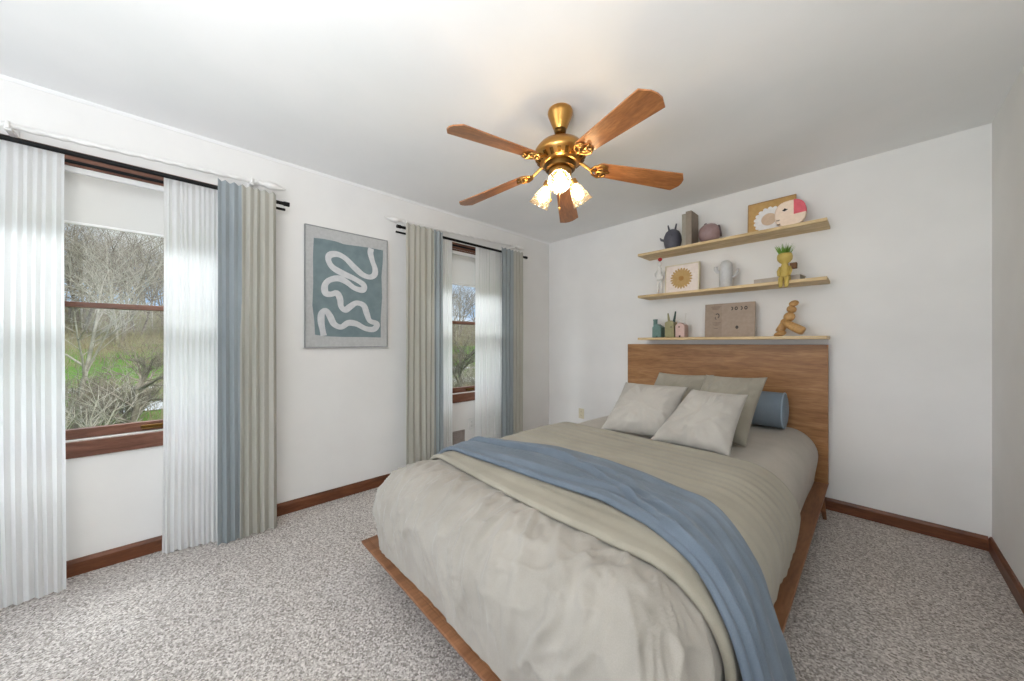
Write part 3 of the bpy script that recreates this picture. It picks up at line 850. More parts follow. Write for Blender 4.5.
# ------------------------------------------------------------------ shelves
SX0, SX1, SD = 1.296, 2.610, 0.25
for zt, lab in ((2.020, 'top pale wood wall shelf, the highest of the three'), (1.630, 'middle pale wood wall shelf with a grass-haired planter on its edge'), (1.235, 'lowest pale wood wall shelf just above the headboard')):
    bm = NB(); box(bm, (SX0, -SD, zt - 0.022), (SX1, -0.001, zt))
    tag(obj('wall_shelf', bm, M['oak'], bevel=0.002), lab, 'shelf', 'pale wood wall shelves')
S1, S2, S3 = 2.0203, 1.6303, 1.2353
def clay(name, rgb, rough=0.6, metal=0.0, var=8):
    return noise_mat(name, lin(*rgb), lin(*[min(255, c + var) for c in rgb]), scale=40, rough=rough, metal=metal, spec=0.35)
K = {
    'charcoal': clay('charcoal_ceramic', (84, 84, 94), 0.5), 'book_a': clay('grey_book_cloth', (150, 144, 132), 0.85), 'book_b': clay('taupe_book_cloth', (140, 128, 116), 0.85),
    'pages': clay('paper_pages', (222, 214, 198), 0.9), 'mauve': clay('mauve_ceramic', (150, 126, 126), 0.35), 'mauve_dark': clay('dark_mauve_ceramic', (104, 88, 92), 0.5),
    'gold_frame': clay('golden_frame', (168, 132, 84), 0.45), 'gold_mat': clay('ochre_card', (186, 150, 96), 0.9), 'petal': clay('white_paper', (226, 224, 224), 0.9),
    'petal_c': clay('beige_paper', (206, 182, 158), 0.9), 'face': clay('cream_paint', (230, 208, 188), 0.5), 'pink': clay('coral_paint', (212, 92, 104), 0.5), 'ink': clay('ink', (36, 30, 32), 0.6, var=4),
    'white_cer': clay('white_ceramic', (214, 212, 208), 0.35), 'grey_cer': clay('pale_grey_ceramic', (190, 190, 190), 0.55), 'red': clay('red_paint', (178, 52, 52), 0.5),
    'pale_frame': clay('bleached_frame', (206, 196, 172), 0.6), 'paper': clay('pink_paper', (222, 210, 202), 0.9), 'sun': clay('mustard_paper', (178, 146, 96), 0.9), 'sun_d': clay('brown_paper', (160, 118, 66), 0.9),
    'flat_book': clay('grey_book_cover', (170, 160, 150), 0.8), 'dark_edge': clay('dark_edge', (70, 64, 60), 0.7), 'yellow': clay('mustard_ceramic', (184, 160, 84), 0.45), 'brown': clay('brown_leather', (98, 64, 34), 0.6),
    'green': clay('grass_blade', (104, 142, 52), 0.7, var=20), 'teal': clay('sea_green_ceramic', (96, 124, 118), 0.5), 'teal_d': clay('dark_sea_green', (62, 84, 80), 0.5), 'olive': clay('olive_ceramic', (146, 142, 104), 0.5),
    'pinkc': clay('dusty_pink_ceramic', (196, 168, 160), 0.5), 'brownc': clay('warm_grey_glaze', (120, 102, 90), 0.5), 'card': clay('kraft_board', (152, 136, 122), 0.9), 'card_l': clay('kraft_board_light', (160, 144, 130), 0.9),
    'wood': wood_mat('turned_wood', lin(164, 122, 72), lin(188, 146, 92), lin(206, 166, 110), (3, 3, 3), 5, 0.45),
}
# --- top shelf
t = thing('creature_vase', 'charcoal round creature vase with two horns on the top shelf', 'vase', (1.569, -0.13, S1), None)
bm = NB(); lathe(bm, [(0.0, 0), (0.048, 0), (0.056, 0.01), (0.068, 0.05), (0.075, 0.09), (0.072, 0.13), (0.056, 0.168), (0.032, 0.188), (0, 0.194)], 32, Matrix.Translation((1.569, -0.13, S1)))
obj('body', bm, K['charcoal'], t, smooth=True)
for dx, lean in ((-0.026, -0.012), (0.024, 0.012)):
    bm = NB(); tube(bm, [(1.569 + dx, -0.135, S1 + 0.18), (1.569 + dx + lean, -0.137, S1 + 0.236)], [0.009, 0.006], 10); obj('horn', bm, K['charcoal'], t, smooth=True)
bm = NB(); tube(bm, [(1.569 - 0.06, -0.145, S1 + 0.1), (1.569 - 0.092, -0.155, S1 + 0.112), (1.569 - 0.1, -0.157, S1 + 0.13)], [0.012, 0.010, 0.006], 10); obj('arm', bm, K['charcoal'], t, smooth=True)
bm = NB(); 
for q in (0.0,): ellipsoid(bm, (1.569 + q + 0.02, -0.1985, S1 + 0.125), (0.004, 0.003, 0.005), 10)
obj('eye', bm, K['ink'], t, smooth=True)

def book_upright(x0, x1, y0, y1, z, h, cover, label, grp):
    t = thing('book', label, 'book', ((x0 + x1) / 2, (y0 + y1) / 2, z), grp)
    c = 0.003
    bm = NB(); box(bm, (x0, y0, z), (x0 + c, y1, z + h)); box(bm, (x1 - c, y0, z), (x1, y1, z + h)); box(bm, (x0 + c, y0, z), (x1 - c, y0 + c, z + h))
    obj('cover', bm, cover, t)
    bm = NB(); box(bm, (x0 + c, y0 + c, z + 0.004), (x1 - c, y1 - 0.004, z + h - 0.004)); obj('pages', bm, K['pages'], t)
book_upright(1.684, 1.716, -0.225, -0.06, S1, 0.274, K['book_a'], 'thin grey book standing beside the charcoal creature vase', 'books on the top shelf')
book_upright(1.7165, 1.762, -0.228, -0.06, S1, 0.288, K['book_b'], 'thicker taupe book standing next to the round mauve vase', 'books on the top shelf')

t = thing('round_vase', 'round mauve vase with a dark opening on the top shelf beside the books', 'vase', (1.885, -0.13, S1))
R = Matrix.Translation((1.868, -0.13, S1 + 0.086)) @ Matrix.Rotation(math.radians(78), 4, 'Y') @ Matrix.Rotation(math.radians(-18), 4, 'X')
bm = NB(); lathe(bm, [(0, -0.080), (0.032, -0.076), (0.062, -0.058), (0.080, -0.028), (0.085, 0.0), (0.081, 0.030), (0.068, 0.056), (0.052, 0.070), (0.046, 0.073)], 36, R, cap=False)
obj('body', bm, K['mauve'], t, smooth=True)
bm = NB(); lathe(bm, [(0.046, 0.072), (0.05, 0.075), (0.05, 0.084), (0.044, 0.085), (0.038, 0.077), (0, 0.074)], 30, R, cap=False); obj('mouth', bm, K['mauve_dark'], t, smooth=True)
bm = NB(); ellipsoid(bm, (1.848, -0.15, S1 + 0.164), (0.014, 0.01, 0.010), 14); obj('knob', bm, K['mauve_dark'], t, smooth=True)

def picture_lean(name, label, x0, x1, z, h, y, depth, fw, m_frame, m_back, flower, lean=4):
    """framed print leaning back on the wall; local frame: x, depth(-y), z"""
    t = thing(name, label, 'picture', ((x0 + x1) / 2, y, z), 'framed prints on the shelves')
    T = Matrix.Translation((x0, y, z)) @ Matrix.Rotation(math.radians(-lean), 4, 'X')
    w = x1 - x0
    bm = NB()
    for lo, hi in (((0, 0, 0), (w, depth, fw)), ((0, 0, h - fw), (w, depth, h)), ((0, 0, fw), (fw, depth, h - fw)), ((w - fw, 0, fw), (w, depth, h - fw))):
        box(bm, lo, hi, T)
    obj('frame', bm, m_frame, t)
    bm = NB(); box(bm, (fw, 0.004, fw), (w - fw, depth - 0.002, h - fw), T); obj('card', bm, m_back, t)
    for nm, cx, cz, r0, r1, npet, m, yy in flower:
        bm = NB(); N = 160
        c = bm.verts.new(T @ Vector((cx, yy, cz))); ring = []
        for k in range(N):
            th = 2 * PI * k / N
            s = abs(math.sin(npet * th / 2)) ** 0.6 if npet else 1
            r = r0 + (r1 - r0) * s
            ring.append(bm.verts.new(T @ Vector((cx + r * math.cos(th), yy, cz + r * math.sin(th)))))
        for k in range(N): bm.faces.new((c, ring[k], ring[(k + 1) % N]))
        obj(nm, bm, m, t)
picture_lean('flower_print', 'white flower print in a golden frame on the top shelf behind the face figurine', 2.134, 2.432, S1, 0.262, -0.10, 0.016, 0.006, K['gold_frame'], K['gold_mat'],
             [('petals', 0.142, 0.108, 0.088, 0.104, 18, K['petal'], 0.0035), ('flower_centre', 0.135, 0.115, 0.046, 0.047, 0, K['petal_c'], 0.003)])

# face figurine: thick rounded wooden disc with a painted face
t = thing('face_figurine', 'cream round face figurine with a coral cap on the top shelf', 'figurine', (2.405, -0.18, S1))
cx, cz, rx, rz = 2.410, S1 + 0.094, 0.089, 0.094
def sq_ring(k, N=64, e=2.5):
    th = 2 * PI * k / N
    c, s = math.cos(th), math.sin(th)
    return math.copysign(abs(c) ** (2 / e), c), math.copysign(abs(s) ** (2 / e), s)
def face_slab(sel, y0, y1, sc=1.0):
    bm = NB(); pts = [(cx + rx * sc * sq_ring(k)[0], cz + rz * sc * sq_ring(k)[1]) for k in range(64)]
    if sel: pts = sel(pts)
    return prism(bm, pts, 1, y0, y1)
obj('head', face_slab(None, -0.2, -0.155), K['face'], t, bevel=0.008)
capx, capz = cx + 0.022, cz - 0.012
cap = [(capx, capz)] + [(cx + rx * 1.004 * sq_ring(k, 128)[0], cz + rz * 1.004 * sq_ring(k, 128)[1]) for k in range(0, 128) if cx + rx * sq_ring(k, 128)[0] >= capx and cz + rz * sq_ring(k, 128)[1] >= capz] 
cap.append((capx, cz + rz * 0.99))
bm = NB(); 
ang = sorted([(math.atan2(p[1] - capz, p[0] - capx), p) for p in cap[1:]])
prism(bm, [(capx, capz)] + [p for _, p in ang], 1, -0.2025, -0.153); obj('cap', bm, K['pink'], t)
bm = NB()
prism(bm, [(2.366, S1 + 0.124), (2.376, S1 + 0.130), (2.382, S1 + 0.137), (2.389, S1 + 0.130), (2.400, S1 + 0.126), (2.389, S1 + 0.119), (2.380, S1 + 0.114), (2.374, S1 + 0.118)], 1, -0.2018, -0.199)
obj('eye', bm, K['ink'], t)
bm = NB(); tube(bm, [(2.334, -0.2005, S1 + 0.058), (2.342, -0.2008, S1 + 0.056), (2.352, -0.2005, S1 + 0.060)], 0.0035, 8); tube(bm, [(2.336, -0.2005, S1 + 0.028), (2.346, -0.2008, S1 + 0.026), (2.356, -0.2005, S1 + 0.030)], 0.0045, 8)
obj('mouth', bm, K['brownc'], t, smooth=True)

# --- middle shelf
t = thing('dancer_figurine', 'slim white figurine with a red ball on top, left end of the middle shelf', 'figurine', (1.482, -0.20, S2))
bm = NB(); T0 = Matrix.Translation((1.482, -0.2, S2))
for s in (-1, 1): tube(bm, [(1.482 + s * 0.018, -0.2, S2), (1.482 + s * 0.015, -0.2, S2 + 0.06), (1.482 + s * 0.01, -0.2, S2 + 0.13)], [0.012, 0.010, 0.013], 12)
lathe(bm, [(0, 0.12), (0.026, 0.128), (0.032, 0.15), (0.024, 0.18), (0.02, 0.2), (0.024, 0.215), (0.018, 0.232), (0.010, 0.242), (0.01, 0.252), (0.018, 0.262), (0.020, 0.278), (0.014, 0.294), (0, 0.3)], 20, T0)
obj('body', bm, K['white_cer'], t, smooth=True)
for s in (-1, 1):
    bm = NB(); tube(bm, [(1.482 + s * 0.02, -0.2, S2 + 0.215), (1.482 + s * 0.046, -0.205, S2 + 0.19), (1.482 + s * 0.03, -0.222, S2 + 0.165)], [0.009, 0.008, 0.006], 10); obj('arm', bm, K['white_cer'], t, smooth=True)
bm = NB(); ellipsoid(bm, (1.490, -0.212, S2 + 0.312), (0.019, 0.019, 0.017), 18); obj('ball', bm, K['red'], t, smooth=True)

picture_lean('sun_print', 'mustard sunflower print in a pale frame on the middle shelf', 1.512, 1.800, S2, 0.254, -0.165, 0.034, 0.010, K['pale_frame'], K['paper'],
             [('petals', 0.140, 0.128, 0.066, 0.094, 22, K['sun'], 0.0035), ('flower_centre', 0.140, 0.128, 0.020, 0.022, 0, K['sun_d'], 0.003)], lean=3)

t = thing('cactus_vase', 'pale grey cactus shaped vase with two arms on the middle shelf', 'vase', (1.993, -0.13, S2))
bm = NB(); lathe(bm, [(0, 0), (0.043, 0), (0.047, 0.006), (0.047, 0.17), (0.044, 0.196), (0.034, 0.216), (0.018, 0.228), (0, 0.231)], 28, Matrix.Translation((1.993, -0.13, S2)))
obj('body', bm, K['grey_cer'], t, smooth=True)
bm = NB(); tube(bm, [(1.955, -0.13, S2 + 0.14), (1.928, -0.135, S2 + 0.145), (1.920, -0.136, S2 + 0.165), (1.919, -0.136, S2 + 0.186)], [0.013, 0.014, 0.016, 0.014], 14); obj('arm', bm, K['grey_cer'], t, smooth=True)
bm = NB(); tube(bm, [(2.032, -0.13, S2 + 0.085), (2.056, -0.135, S2 + 0.098), (2.074, -0.136, S2 + 0.125), (2.079, -0.136, S2 + 0.15)], [0.010, 0.010, 0.010, 0.011], 14); obj('arm', bm, K['grey_cer'], t, smooth=True)

t = thing('book', 'flat grey book lying on the middle shelf behind the planter', 'book', (2.33, -0.13, S2))
T = Matrix.Translation((2.335, -0.102, S2)) @ Matrix.Rotation(math.radians(-7), 4, 'Z')
bm = NB(); box(bm, (-0.14, -0.072, 0), (0.14, 0.072, 0.004), T); box(bm, (-0.14, -0.072, 0.038), (0.14, 0.072, 0.042), T); box(bm, (-0.14, -0.072, 0.004), (0.14, -0.068, 0.038), T)
obj('cover', bm, K['flat_book'], t)
bm = NB(); box(bm, (-0.135, -0.068, 0.004), (0.136, 0.068, 0.038), T); obj('pages', bm, K['book_a'], t)

t = thing('figure_planter', 'mustard sitting figure planter with grass hair on the edge of the middle shelf', 'planter', (2.385, -0.23, S2))
px, py = 2.385, -0.222
bm = NB()
lathe(bm, [(0, 0.0), (0.034, 0.0), (0.036, 0.01), (0.030, 0.05), (0.026, 0.08), (0.022, 0.112), (0.018, 0.122), (0.030, 0.132), (0.043, 0.15), (0.046, 0.172), (0.042, 0.19), (0.036, 0.196), (0.034, 0.19)], 28, Matrix.Translation((px, py, S2)), cap=False)
obj('body', bm, K['yellow'], t, smooth=True)
for s in (-1, 1):
    bm = NB(); tube(bm, [(px + s * 0.016, py - 0.01, S2 + 0.017), (px + s * 0.017, py - 0.036, S2 + 0.017), (px + s * 0.017, py - 0.050, S2 + 0.004), (px + s * 0.017, py - 0.053, S2 - 0.02), (px + s * 0.016, py - 0.054, S2 - 0.040), (px + s * 0.016, py - 0.066, S2 - 0.046)], [0.016, 0.015, 0.0145, 0.013, 0.012, 0.010], 12); obj('leg', bm, K['yellow'], t, smooth=True)
    bm = NB(); tube(bm, [(px + s * 0.026, py, S2 + 0.1), (px + s * 0.036, py - 0.012, S2 + 0.07), (px + s * 0.03, py - 0.034, S2 + 0.036)], [0.009, 0.009, 0.008], 10); obj('arm', bm, K['yellow'], t, smooth=True)
bm = NB(); box(bm, (px + 0.026, py + 0.004, S2 + 0.084), (px + 0.066, py + 0.040, S2 + 0.126), None); obj('backpack', bm, K['brown'], t, bevel=0.004)
bm = NB(); lathe(bm, [(0, 0.186), (0.035, 0.186)], 20, Matrix.Translation((px, py, S2)), cap=False); obj('soil', bm, K['brown'], t)
bm = NB(); rr = random.Random(3)
for k in range(90):
    a = rr.random() * 2 * PI; r = 0.032 * math.sqrt(rr.random()); h = rr.uniform(0.045, 0.085)
    b0 = Vector((px + r * math.cos(a), py + r * math.sin(a), S2 + 0.184)); out = Vector((math.cos(a), math.sin(a), 0)) * (r * 1.0 + 0.006)
    w = 0.0028
    sd = Vector((-math.sin(a + 0.6), math.cos(a + 0.6), 0)) * w
    v = [bm.verts.new(b0 - sd), bm.verts.new(b0 + sd), bm.verts.new(b0 + out * 0.5 + Vector((0, 0, h * 0.6)) + sd * 0.8), bm.verts.new(b0 + out * 0.5 + Vector((0, 0, h * 0.6)) - sd * 0.8), bm.verts.new(b0 + out + Vector((0, 0, h)))]
    bm.faces.new(v[:4]); bm.faces.new((v[3], v[2], v[4]))
g = obj('grass', bm, K['green'], t); g['kind'] = 'stuff'

# --- lowest shelf
def house_bottle(x0, x1, y0, y1, wall_h, ridge, m_front, m_side, label, extra):
    z = S3
    t = thing('house_bottle', label, 'ornament', ((x0 + x1) / 2, (y0 + y1) / 2, z), 'little house ornaments')
    xm = (x0 + x1) / 2
    bm = NB(); prism(bm, [(x0, z), (x1, z), (x1, z + wall_h), (xm, z + ridge), (x0, z + wall_h)], 1, y0, y1)
    obj('body', bm, [m_front], t, bevel=0.006)
    extra(t, x0, x1, y0, y1, z)
def ex_teal(t, x0, x1, y0, y1, z):
    bm = NB(); lathe(bm, [(0.018, 0.09), (0.018, 0.158), (0.021, 0.162), (0.021, 0.170), (0.014, 0.171), (0.012, 0.15)], 18, Matrix.Translation((x0 + 0.022, (y0 + y1) / 2 - 0.02, z)), cap=False); obj('chimney', bm, K['teal'], t, smooth=True, autosmooth=40)
    bm = NB(); box(bm, (x0 + 0.035, y0 - 0.001, z + 0.002), (x0 + 0.053, y0 + 0.002, z + 0.016)); obj('door', bm, K['teal_d'], t)
def ex_olive(t, x0, x1, y0, y1, z):
    for dx, lean, h in ((0.024, -0.010, 0.222), (0.066, 0.016, 0.236)):
        bm = NB(); tube(bm, [(x0 + dx, (y0 + y1) / 2, z + 0.135), (x0 + dx + lean * 0.5, (y0 + y1) / 2, z + 0.185), (x0 + dx + lean, (y0 + y1) / 2, z + h)], [0.011, 0.009, 0.006], 12); obj('ear', bm, K['olive'] if dx < 0.05 else K['teal_d'], t, smooth=True)
    bm = NB(); ellipsoid(bm, (x0 + 0.057, y0 - 0.001, z + 0.094), (0.006, 0.002, 0.008), 12); obj('window_dot', bm, K['brownc'], t, smooth=True)
def ex_pink(t, x0, x1, y0, y1, z):
    for dx, lean, h in ((0.022, -0.004, 0.165), (0.062, 0.012, 0.215)):
        bm = NB(); tube(bm, [(x0 + dx, (y0 + y1) / 2, z + 0.11), (x0 + dx + lean, (y0 + y1) / 2, z + h)], [0.007, 0.004], 10); obj('chimney', bm, K['white_cer'], t, smooth=True)
    bm = NB(); box(bm, (x0 + 0.032, y0 - 0.001, z + 0.001), (x0 + 0.046, y0 + 0.002, z + 0.018)); obj('door', bm, K['ink'], t)
    bm = NB(); ellipsoid(bm, (x0 + 0.034, y0 - 0.001, z + 0.092), (0.008, 0.002, 0.008), 12); obj('window_dot', bm, K['brownc'], t, smooth=True)
house_bottle(1.395, 1.478, -0.165, -0.075, 0.098, 0.128, K['teal'], K['teal_d'], 'sea green house ornament with a chimney, left end of the lowest shelf', ex_teal)
house_bottle(1.512, 1.594, -0.165, -0.085, 0.136, 0.156, K['olive'], K['olive'], 'olive house ornament with two upright ears on the lowest shelf', ex_olive)
house_bottle(1.612, 1.690, -0.185, -0.085, 0.108, 0.132, K['pinkc'], K['brownc'], 'dusty pink house ornament with thin chimneys on the lowest shelf', ex_pink)

t = thing('printed_board', 'brown printed board leaning on the wall over the lowest shelf', 'board', (2.006, -0.11, S3))
T = Matrix.Translation((1.829, -0.115, S3)) @ Matrix.Rotation(math.radians(-4), 4, 'X')
bm = NB(); box(bm, (0, 0, 0), (0.356, 0.018, 0.279), T); obj('panel', bm, K['card_l'], t, bevel=0.002)
bm = NB(); box(bm, (0.0, -0.0008, 0.0), (0.128, 0.0, 0.278), T); obj('left_field', bm, K['card'], t)
for x0_, dz_, n_ in ((0.048, 0.252, 3), (0.056, 0.118, 3)):
    for k in range(n_):
        bm = NB(); box(bm, (x0_ + 0.004 * k, -0.0018, dz_ - k * 0.010), (0.122 - 0.008 * k, -0.0008, dz_ + 0.004 - k * 0.010), T)
        obj('text_line', bm, K['brownc'], t)
bm = NB(); box(bm, (0.072, -0.0018, 0.070), (0.1, -0.0008, 0.075), T); obj('text_line', bm, K['brownc'], t)
def arc_mark(cx_, cz_, r, a0, a1, w=0.005):
    N = 12; prev = None; bm = NB()
    for k in range(N + 1):
        a = a0 + (a1 - a0) * k / N
        p = T @ Vector((cx_ + (r + w) * math.cos(a), -0.0018, cz_ + (r + w) * 1.3 * math.sin(a))); q = T @ Vector((cx_ + (r - w) * math.cos(a), -0.0018, cz_ + (r - w) * 1.3 * math.sin(a)))
        p, q = bm.verts.new(p), bm.verts.new(q)
        if prev: bm.faces.new((prev[0], p, q, prev[1]))
        prev = (p, q)
    obj('printed_mark', bm, K['dark_edge'], t)
for k, (a0, a1) in enumerate(((1.8, -1.8), (0.2, 6.4), (1.8, -1.8), (0.2, 6.4))):
    arc_mark(0.196 + k * 0.033, 0.232, 0.0085, a0, a1, 0.0032)
arc_mark(0.094, 0.178, 0.013, -1.2, 2.6, 0.003); arc_mark(0.086, 0.160, 0.008, 2, 5, 0.002); arc_mark(0.236, 0.078, 0.006, 0, 6.3, 0.005)

# wooden pebble figure
t = thing('wooden_figure', 'pale wooden figure of stacked pebbles seated at the right end of the lowest shelf', 'figurine', (2.40, -0.13, S3))
def peb(nm, c, r, rot=0, rz_=0):
    bm = NB(); ellipsoid(bm, (0, 0, 0), r, 24)
    Mx = Matrix.Translation(c) @ Matrix.Rotation(math.radians(rz_), 4, 'Z') @ Matrix.Rotation(math.radians(rot), 4, 'Y')
    for v in bm.verts: v.co = Mx @ v.co
    obj(nm, bm, K['wood'], t, smooth=True)
peb('head', (2.424, -0.13, S3 + 0.238), (0.030, 0.026, 0.022), -20)
peb('neck', (2.411, -0.13, S3 + 0.196), (0.030, 0.027, 0.027), 25)
peb('torso', (2.398, -0.13, S3 + 0.142), (0.034, 0.030, 0.036), 35)
peb('belly', (2.372, -0.13, S3 + 0.105), (0.026, 0.028, 0.026), 30)
bm = NB(); tube(bm, [(2.372, -0.13, S3 + 0.11), (2.36, -0.131, S3 + 0.075), (2.346, -0.132, S3 + 0.045), (2.338, -0.133, S3 + 0.03)], [0.018, 0.026, 0.028, 0.024], 16)
obj('leg', bm, K['wood'], t, smooth=True)
peb('foot', (2.345, -0.135, S3 + 0.019), (0.040, 0.026, 0.020), -20)
bm = NB(); tube(bm, [(2.366, -0.152, S3 + 0.108), (2.38, -0.155, S3 + 0.096), (2.44, -0.165, S3 + 0.058), (2.475, -0.17, S3 + 0.037), (2.484, -0.171, S3 + 0.032)], [0.014, 0.026, 0.030, 0.030, 0.024], 18)
obj('leg', bm, K['wood'], t, smooth=True)

# ------------------------------------------------------------------ ceiling fan
FX, FY = 1.655, -1.862
fan = thing('ceiling_fan', 'brass ceiling fan with five wooden blades and a three-shade light', 'ceiling fan', (FX, FY, 2.44))
F0 = Matrix.Translation((FX, FY, 0)); FM = Matrix.Translation((FX, FY, -0.028))
bm = NB(); lathe(bm, [(0.064, 2.44), (0.067, 2.432), (0.068, 2.424), (0.065, 2.412), (0.040, 2.350), (0.035, 2.338), (0.030, 2.330)], 36, F0); obj('canopy', bm, M['brass'], fan, smooth=True, autosmooth=50)
bm = NB(); lathe(bm, [(0.034, 2.338), (0.030, 2.318), (0.020, 2.312), (0.012, 2.31)], 24, F0); obj('collar', bm, M['dark_brass'], fan, smooth=True)
bm = NB(); lathe(bm, [(0.012, 2.32), (0.012, 2.255)], 16, F0); obj('down_rod', bm, M['brass'], fan, smooth=True)
bm = NB(); lathe(bm, [(0.02, 2.302), (0.045, 2.300), (0.085, 2.292), (0.115, 2.276), (0.134, 2.252), (0.142, 2.226), (0.140, 2.222)], 48, FM); obj('motor_housing', bm, M['brass'], fan, smooth=True, autosmooth=50)
bm = NB(); lathe(bm, [(0.140, 2.224), (0.136, 2.214), (0.100, 2.180), (0.092, 2.176)], 48, FM); ring = obj('vent_ring', bm, M['brass'], fan, smooth=True, autosmooth=40)
bm = NB()
for k in range(20):
    T = FM @ Matrix.Rotation(2 * PI * k / 20, 4, 'Z') @ Matrix.Translation((0.119, 0, 2.1975)) @ Matrix.Rotation(math.radians(-43), 4, 'Y')
    box(bm, (-0.016, -0.0085, -0.004), (0.016, 0.0085, 0.0008), T)
sl = obj('vent_slots', bm, M['dark_brass'], ring)
bm = NB(); lathe(bm, [(0.02, 2.178), (0.082, 2.178), (0.085, 2.170), (0.080, 2.150), (0.06, 2.146)], 40, FM); obj('flywheel', bm, M['dark_brass'], fan, smooth=True, autosmooth=50)
bm = NB(); lathe(bm, [(0.058, 2.15), (0.062, 2.14), (0.060, 2.12), (0.048, 2.104), (0.03, 2.094), (0.014, 2.088), (0.009, 2.078), (0.0, 2.072)], 36, FM); obj('light_fitter', bm, M['brass'], fan, smooth=True, autosmooth=50)

def blade_z(r):  # droop from root to tip
    return 2.137 - 0.115 * (r - 0.15)
PITCH = math.radians(12)
def bl_pt(az, r, s, dz=0.0):
    z = blade_z(r) - s * math.tan(PITCH) * 1.0 + dz
    rad = Vector((math.cos(az), math.sin(az), 0)); tan = Vector((-math.sin(az), math.cos(az), 0))
    return Vector((FX, FY, 0)) + rad * r + tan * s + Vector((0, 0, z))
def blade_outline():
    o = []
    r0, r1, w0, w1, ch = 0.195, 0.682, 0.047, 0.065, 0.030
    o.append((r1 - ch, w1)); 
    for k in range(9):
        a = PI / 2 + PI * k / 8
        o.append((r0 + 0.03 + 0.034 * math.cos(a), w0 * math.sin(a)))
    o += [(r1 - ch, -w1), (r1 - 0.004, -w1 + ch * 1.3), (r1, 0), (r1 - 0.004, w1 - ch * 1.3)]
    return o
for k in range(5):
    az = math.radians(-93.2 + 72 * k)
    ol = blade_outline()
    bm = NB()
    A = [bm.verts.new(bl_pt(az, r, s, 0.003)) for r, s in ol]; B = [bm.verts.new(bl_pt(az, r, s, -0.003)) for r, s in ol]
    bm.faces.new(A); bm.faces.new(B[::-1])
    for i in range(len(ol)): bm.faces.new((A[i], B[i], B[(i + 1) % len(ol)], A[(i + 1) % len(ol)]))
    bmesh.ops.recalc_face_normals(bm, faces=bm.faces)
    bmesh.ops.transform(bm, matrix=Matrix.Rotation(-az, 4, 'Z') @ Matrix.Translation((-FX, -FY, -2.1)), verts=bm.verts)
    me_o = obj('blade', bm, M['blade_w'] if 'blade_w' in M else M['blade'], None)
    me_o.parent = fan
    me_o.location = (0, 0, 2.1 - 2.44); me_o.rotation_euler = (0, 0, az)
    # scrolled iron
    bm = NB()
    arms = [([(0.07, 0.0, 0.016), (0.12, 0.0, 0.018), (0.165, 0.0, -0.006), (0.2, 0.0, -0.009)], 0.008),
            ([(0.165, 0.0, -0.006), (0.185, 0.03, -0.008), (0.215, 0.045, -0.009), (0.245, 0.034, -0.009), (0.25, 0.018, -0.009)], 0.006),
            ([(0.165, 0.0, -0.006), (0.185, -0.03, -0.008), (0.215, -0.045, -0.009), (0.245, -0.034, -0.009), (0.25, -0.018, -0.009)], 0.006),
            ([(0.2, 0.0, -0.009), (0.24, 0.0, -0.010), (0.268, 0.0, -0.009)], 0.007),
            ([(0.20, 0.0, -0.009), (0.21, 0.02, -0.010), (0.228, 0.022, -0.010), (0.232, 0.008, -0.010)], 0.005),
            ([(0.20, 0.0, -0.009), (0.21, -0.02, -0.010), (0.228, -0.022, -0.010), (0.232, -0.008, -0.010)], 0.005)]
    for pts, r in arms:
        tube(bm, [bl_pt(az, *p) for p in pts], r, 8)
    for rr_, ss in ((0.225, 0.03), (0.225, -0.03), (0.262, 0.0)):
        ellipsoid(bm, bl_pt(az, rr_, ss, -0.012), (0.007, 0.007, 0.004), 10)
    obj('blade_iron', bm, M['brass'], fan, smooth=True)

def frosted():
    m = bpy.data.materials.new('frosted_shade_glass'); m.use_nodes = True
    nt = m.node_tree; nt.nodes.clear(); L = nt.links.new
    out = nt.nodes.new('ShaderNodeOutputMaterial')
    t_ = nt.nodes.new('ShaderNodeBsdfTranslucent'); t_.inputs['Color'].default_value = (0.30, 0.24, 0.17, 1)
    d = nt.nodes.new('ShaderNodeBsdfDiffuse'); d.inputs['Color'].default_value = (0.30, 0.27, 0.23, 1)
    tr = nt.nodes.new('ShaderNodeBsdfTransparent'); tr.inputs['Color'].default_value = (1, 0.97, 0.92, 1)
    gl = nt.nodes.new('ShaderNodeBsdfGlossy'); gl.inputs['Roughness'].default_value = 0.15
    w = nt.nodes.new('ShaderNodeTexNoise'); w.inputs['Scale'].default_value = 90
    bp = nt.nodes.new('ShaderNodeBump'); bp.inputs['Strength'].default_value = 0.3; L(w.outputs['Fac'], bp.inputs['Height']); L(bp.outputs['Normal'], gl.inputs['Normal'])
    a = nt.nodes.new('ShaderNodeMixShader'); a.inputs['Fac'].default_value = 0.35; L(t_.outputs[0], a.inputs[1]); L(d.outputs[0], a.inputs[2])
    b = nt.nodes.new('ShaderNodeMixShader'); b.inputs['Fac'].default_value = 0.80; L(a.outputs[0], b.inputs[1]); L(tr.outputs[0], b.inputs[2])
    c = nt.nodes.new('ShaderNodeMixShader'); c.inputs['Fac'].default_value = 0.08; L(b.outputs[0], c.inputs[1]); L(gl.outputs[0], c.inputs[2])
    L(c.outputs[0], out.inputs['Surface'])
    return m
M['shade'] = frosted()
BULB = 95.0
M['bulb'] = emit_mat('lit_bulb', (1.0, 0.78, 0.50, 1), BULB)
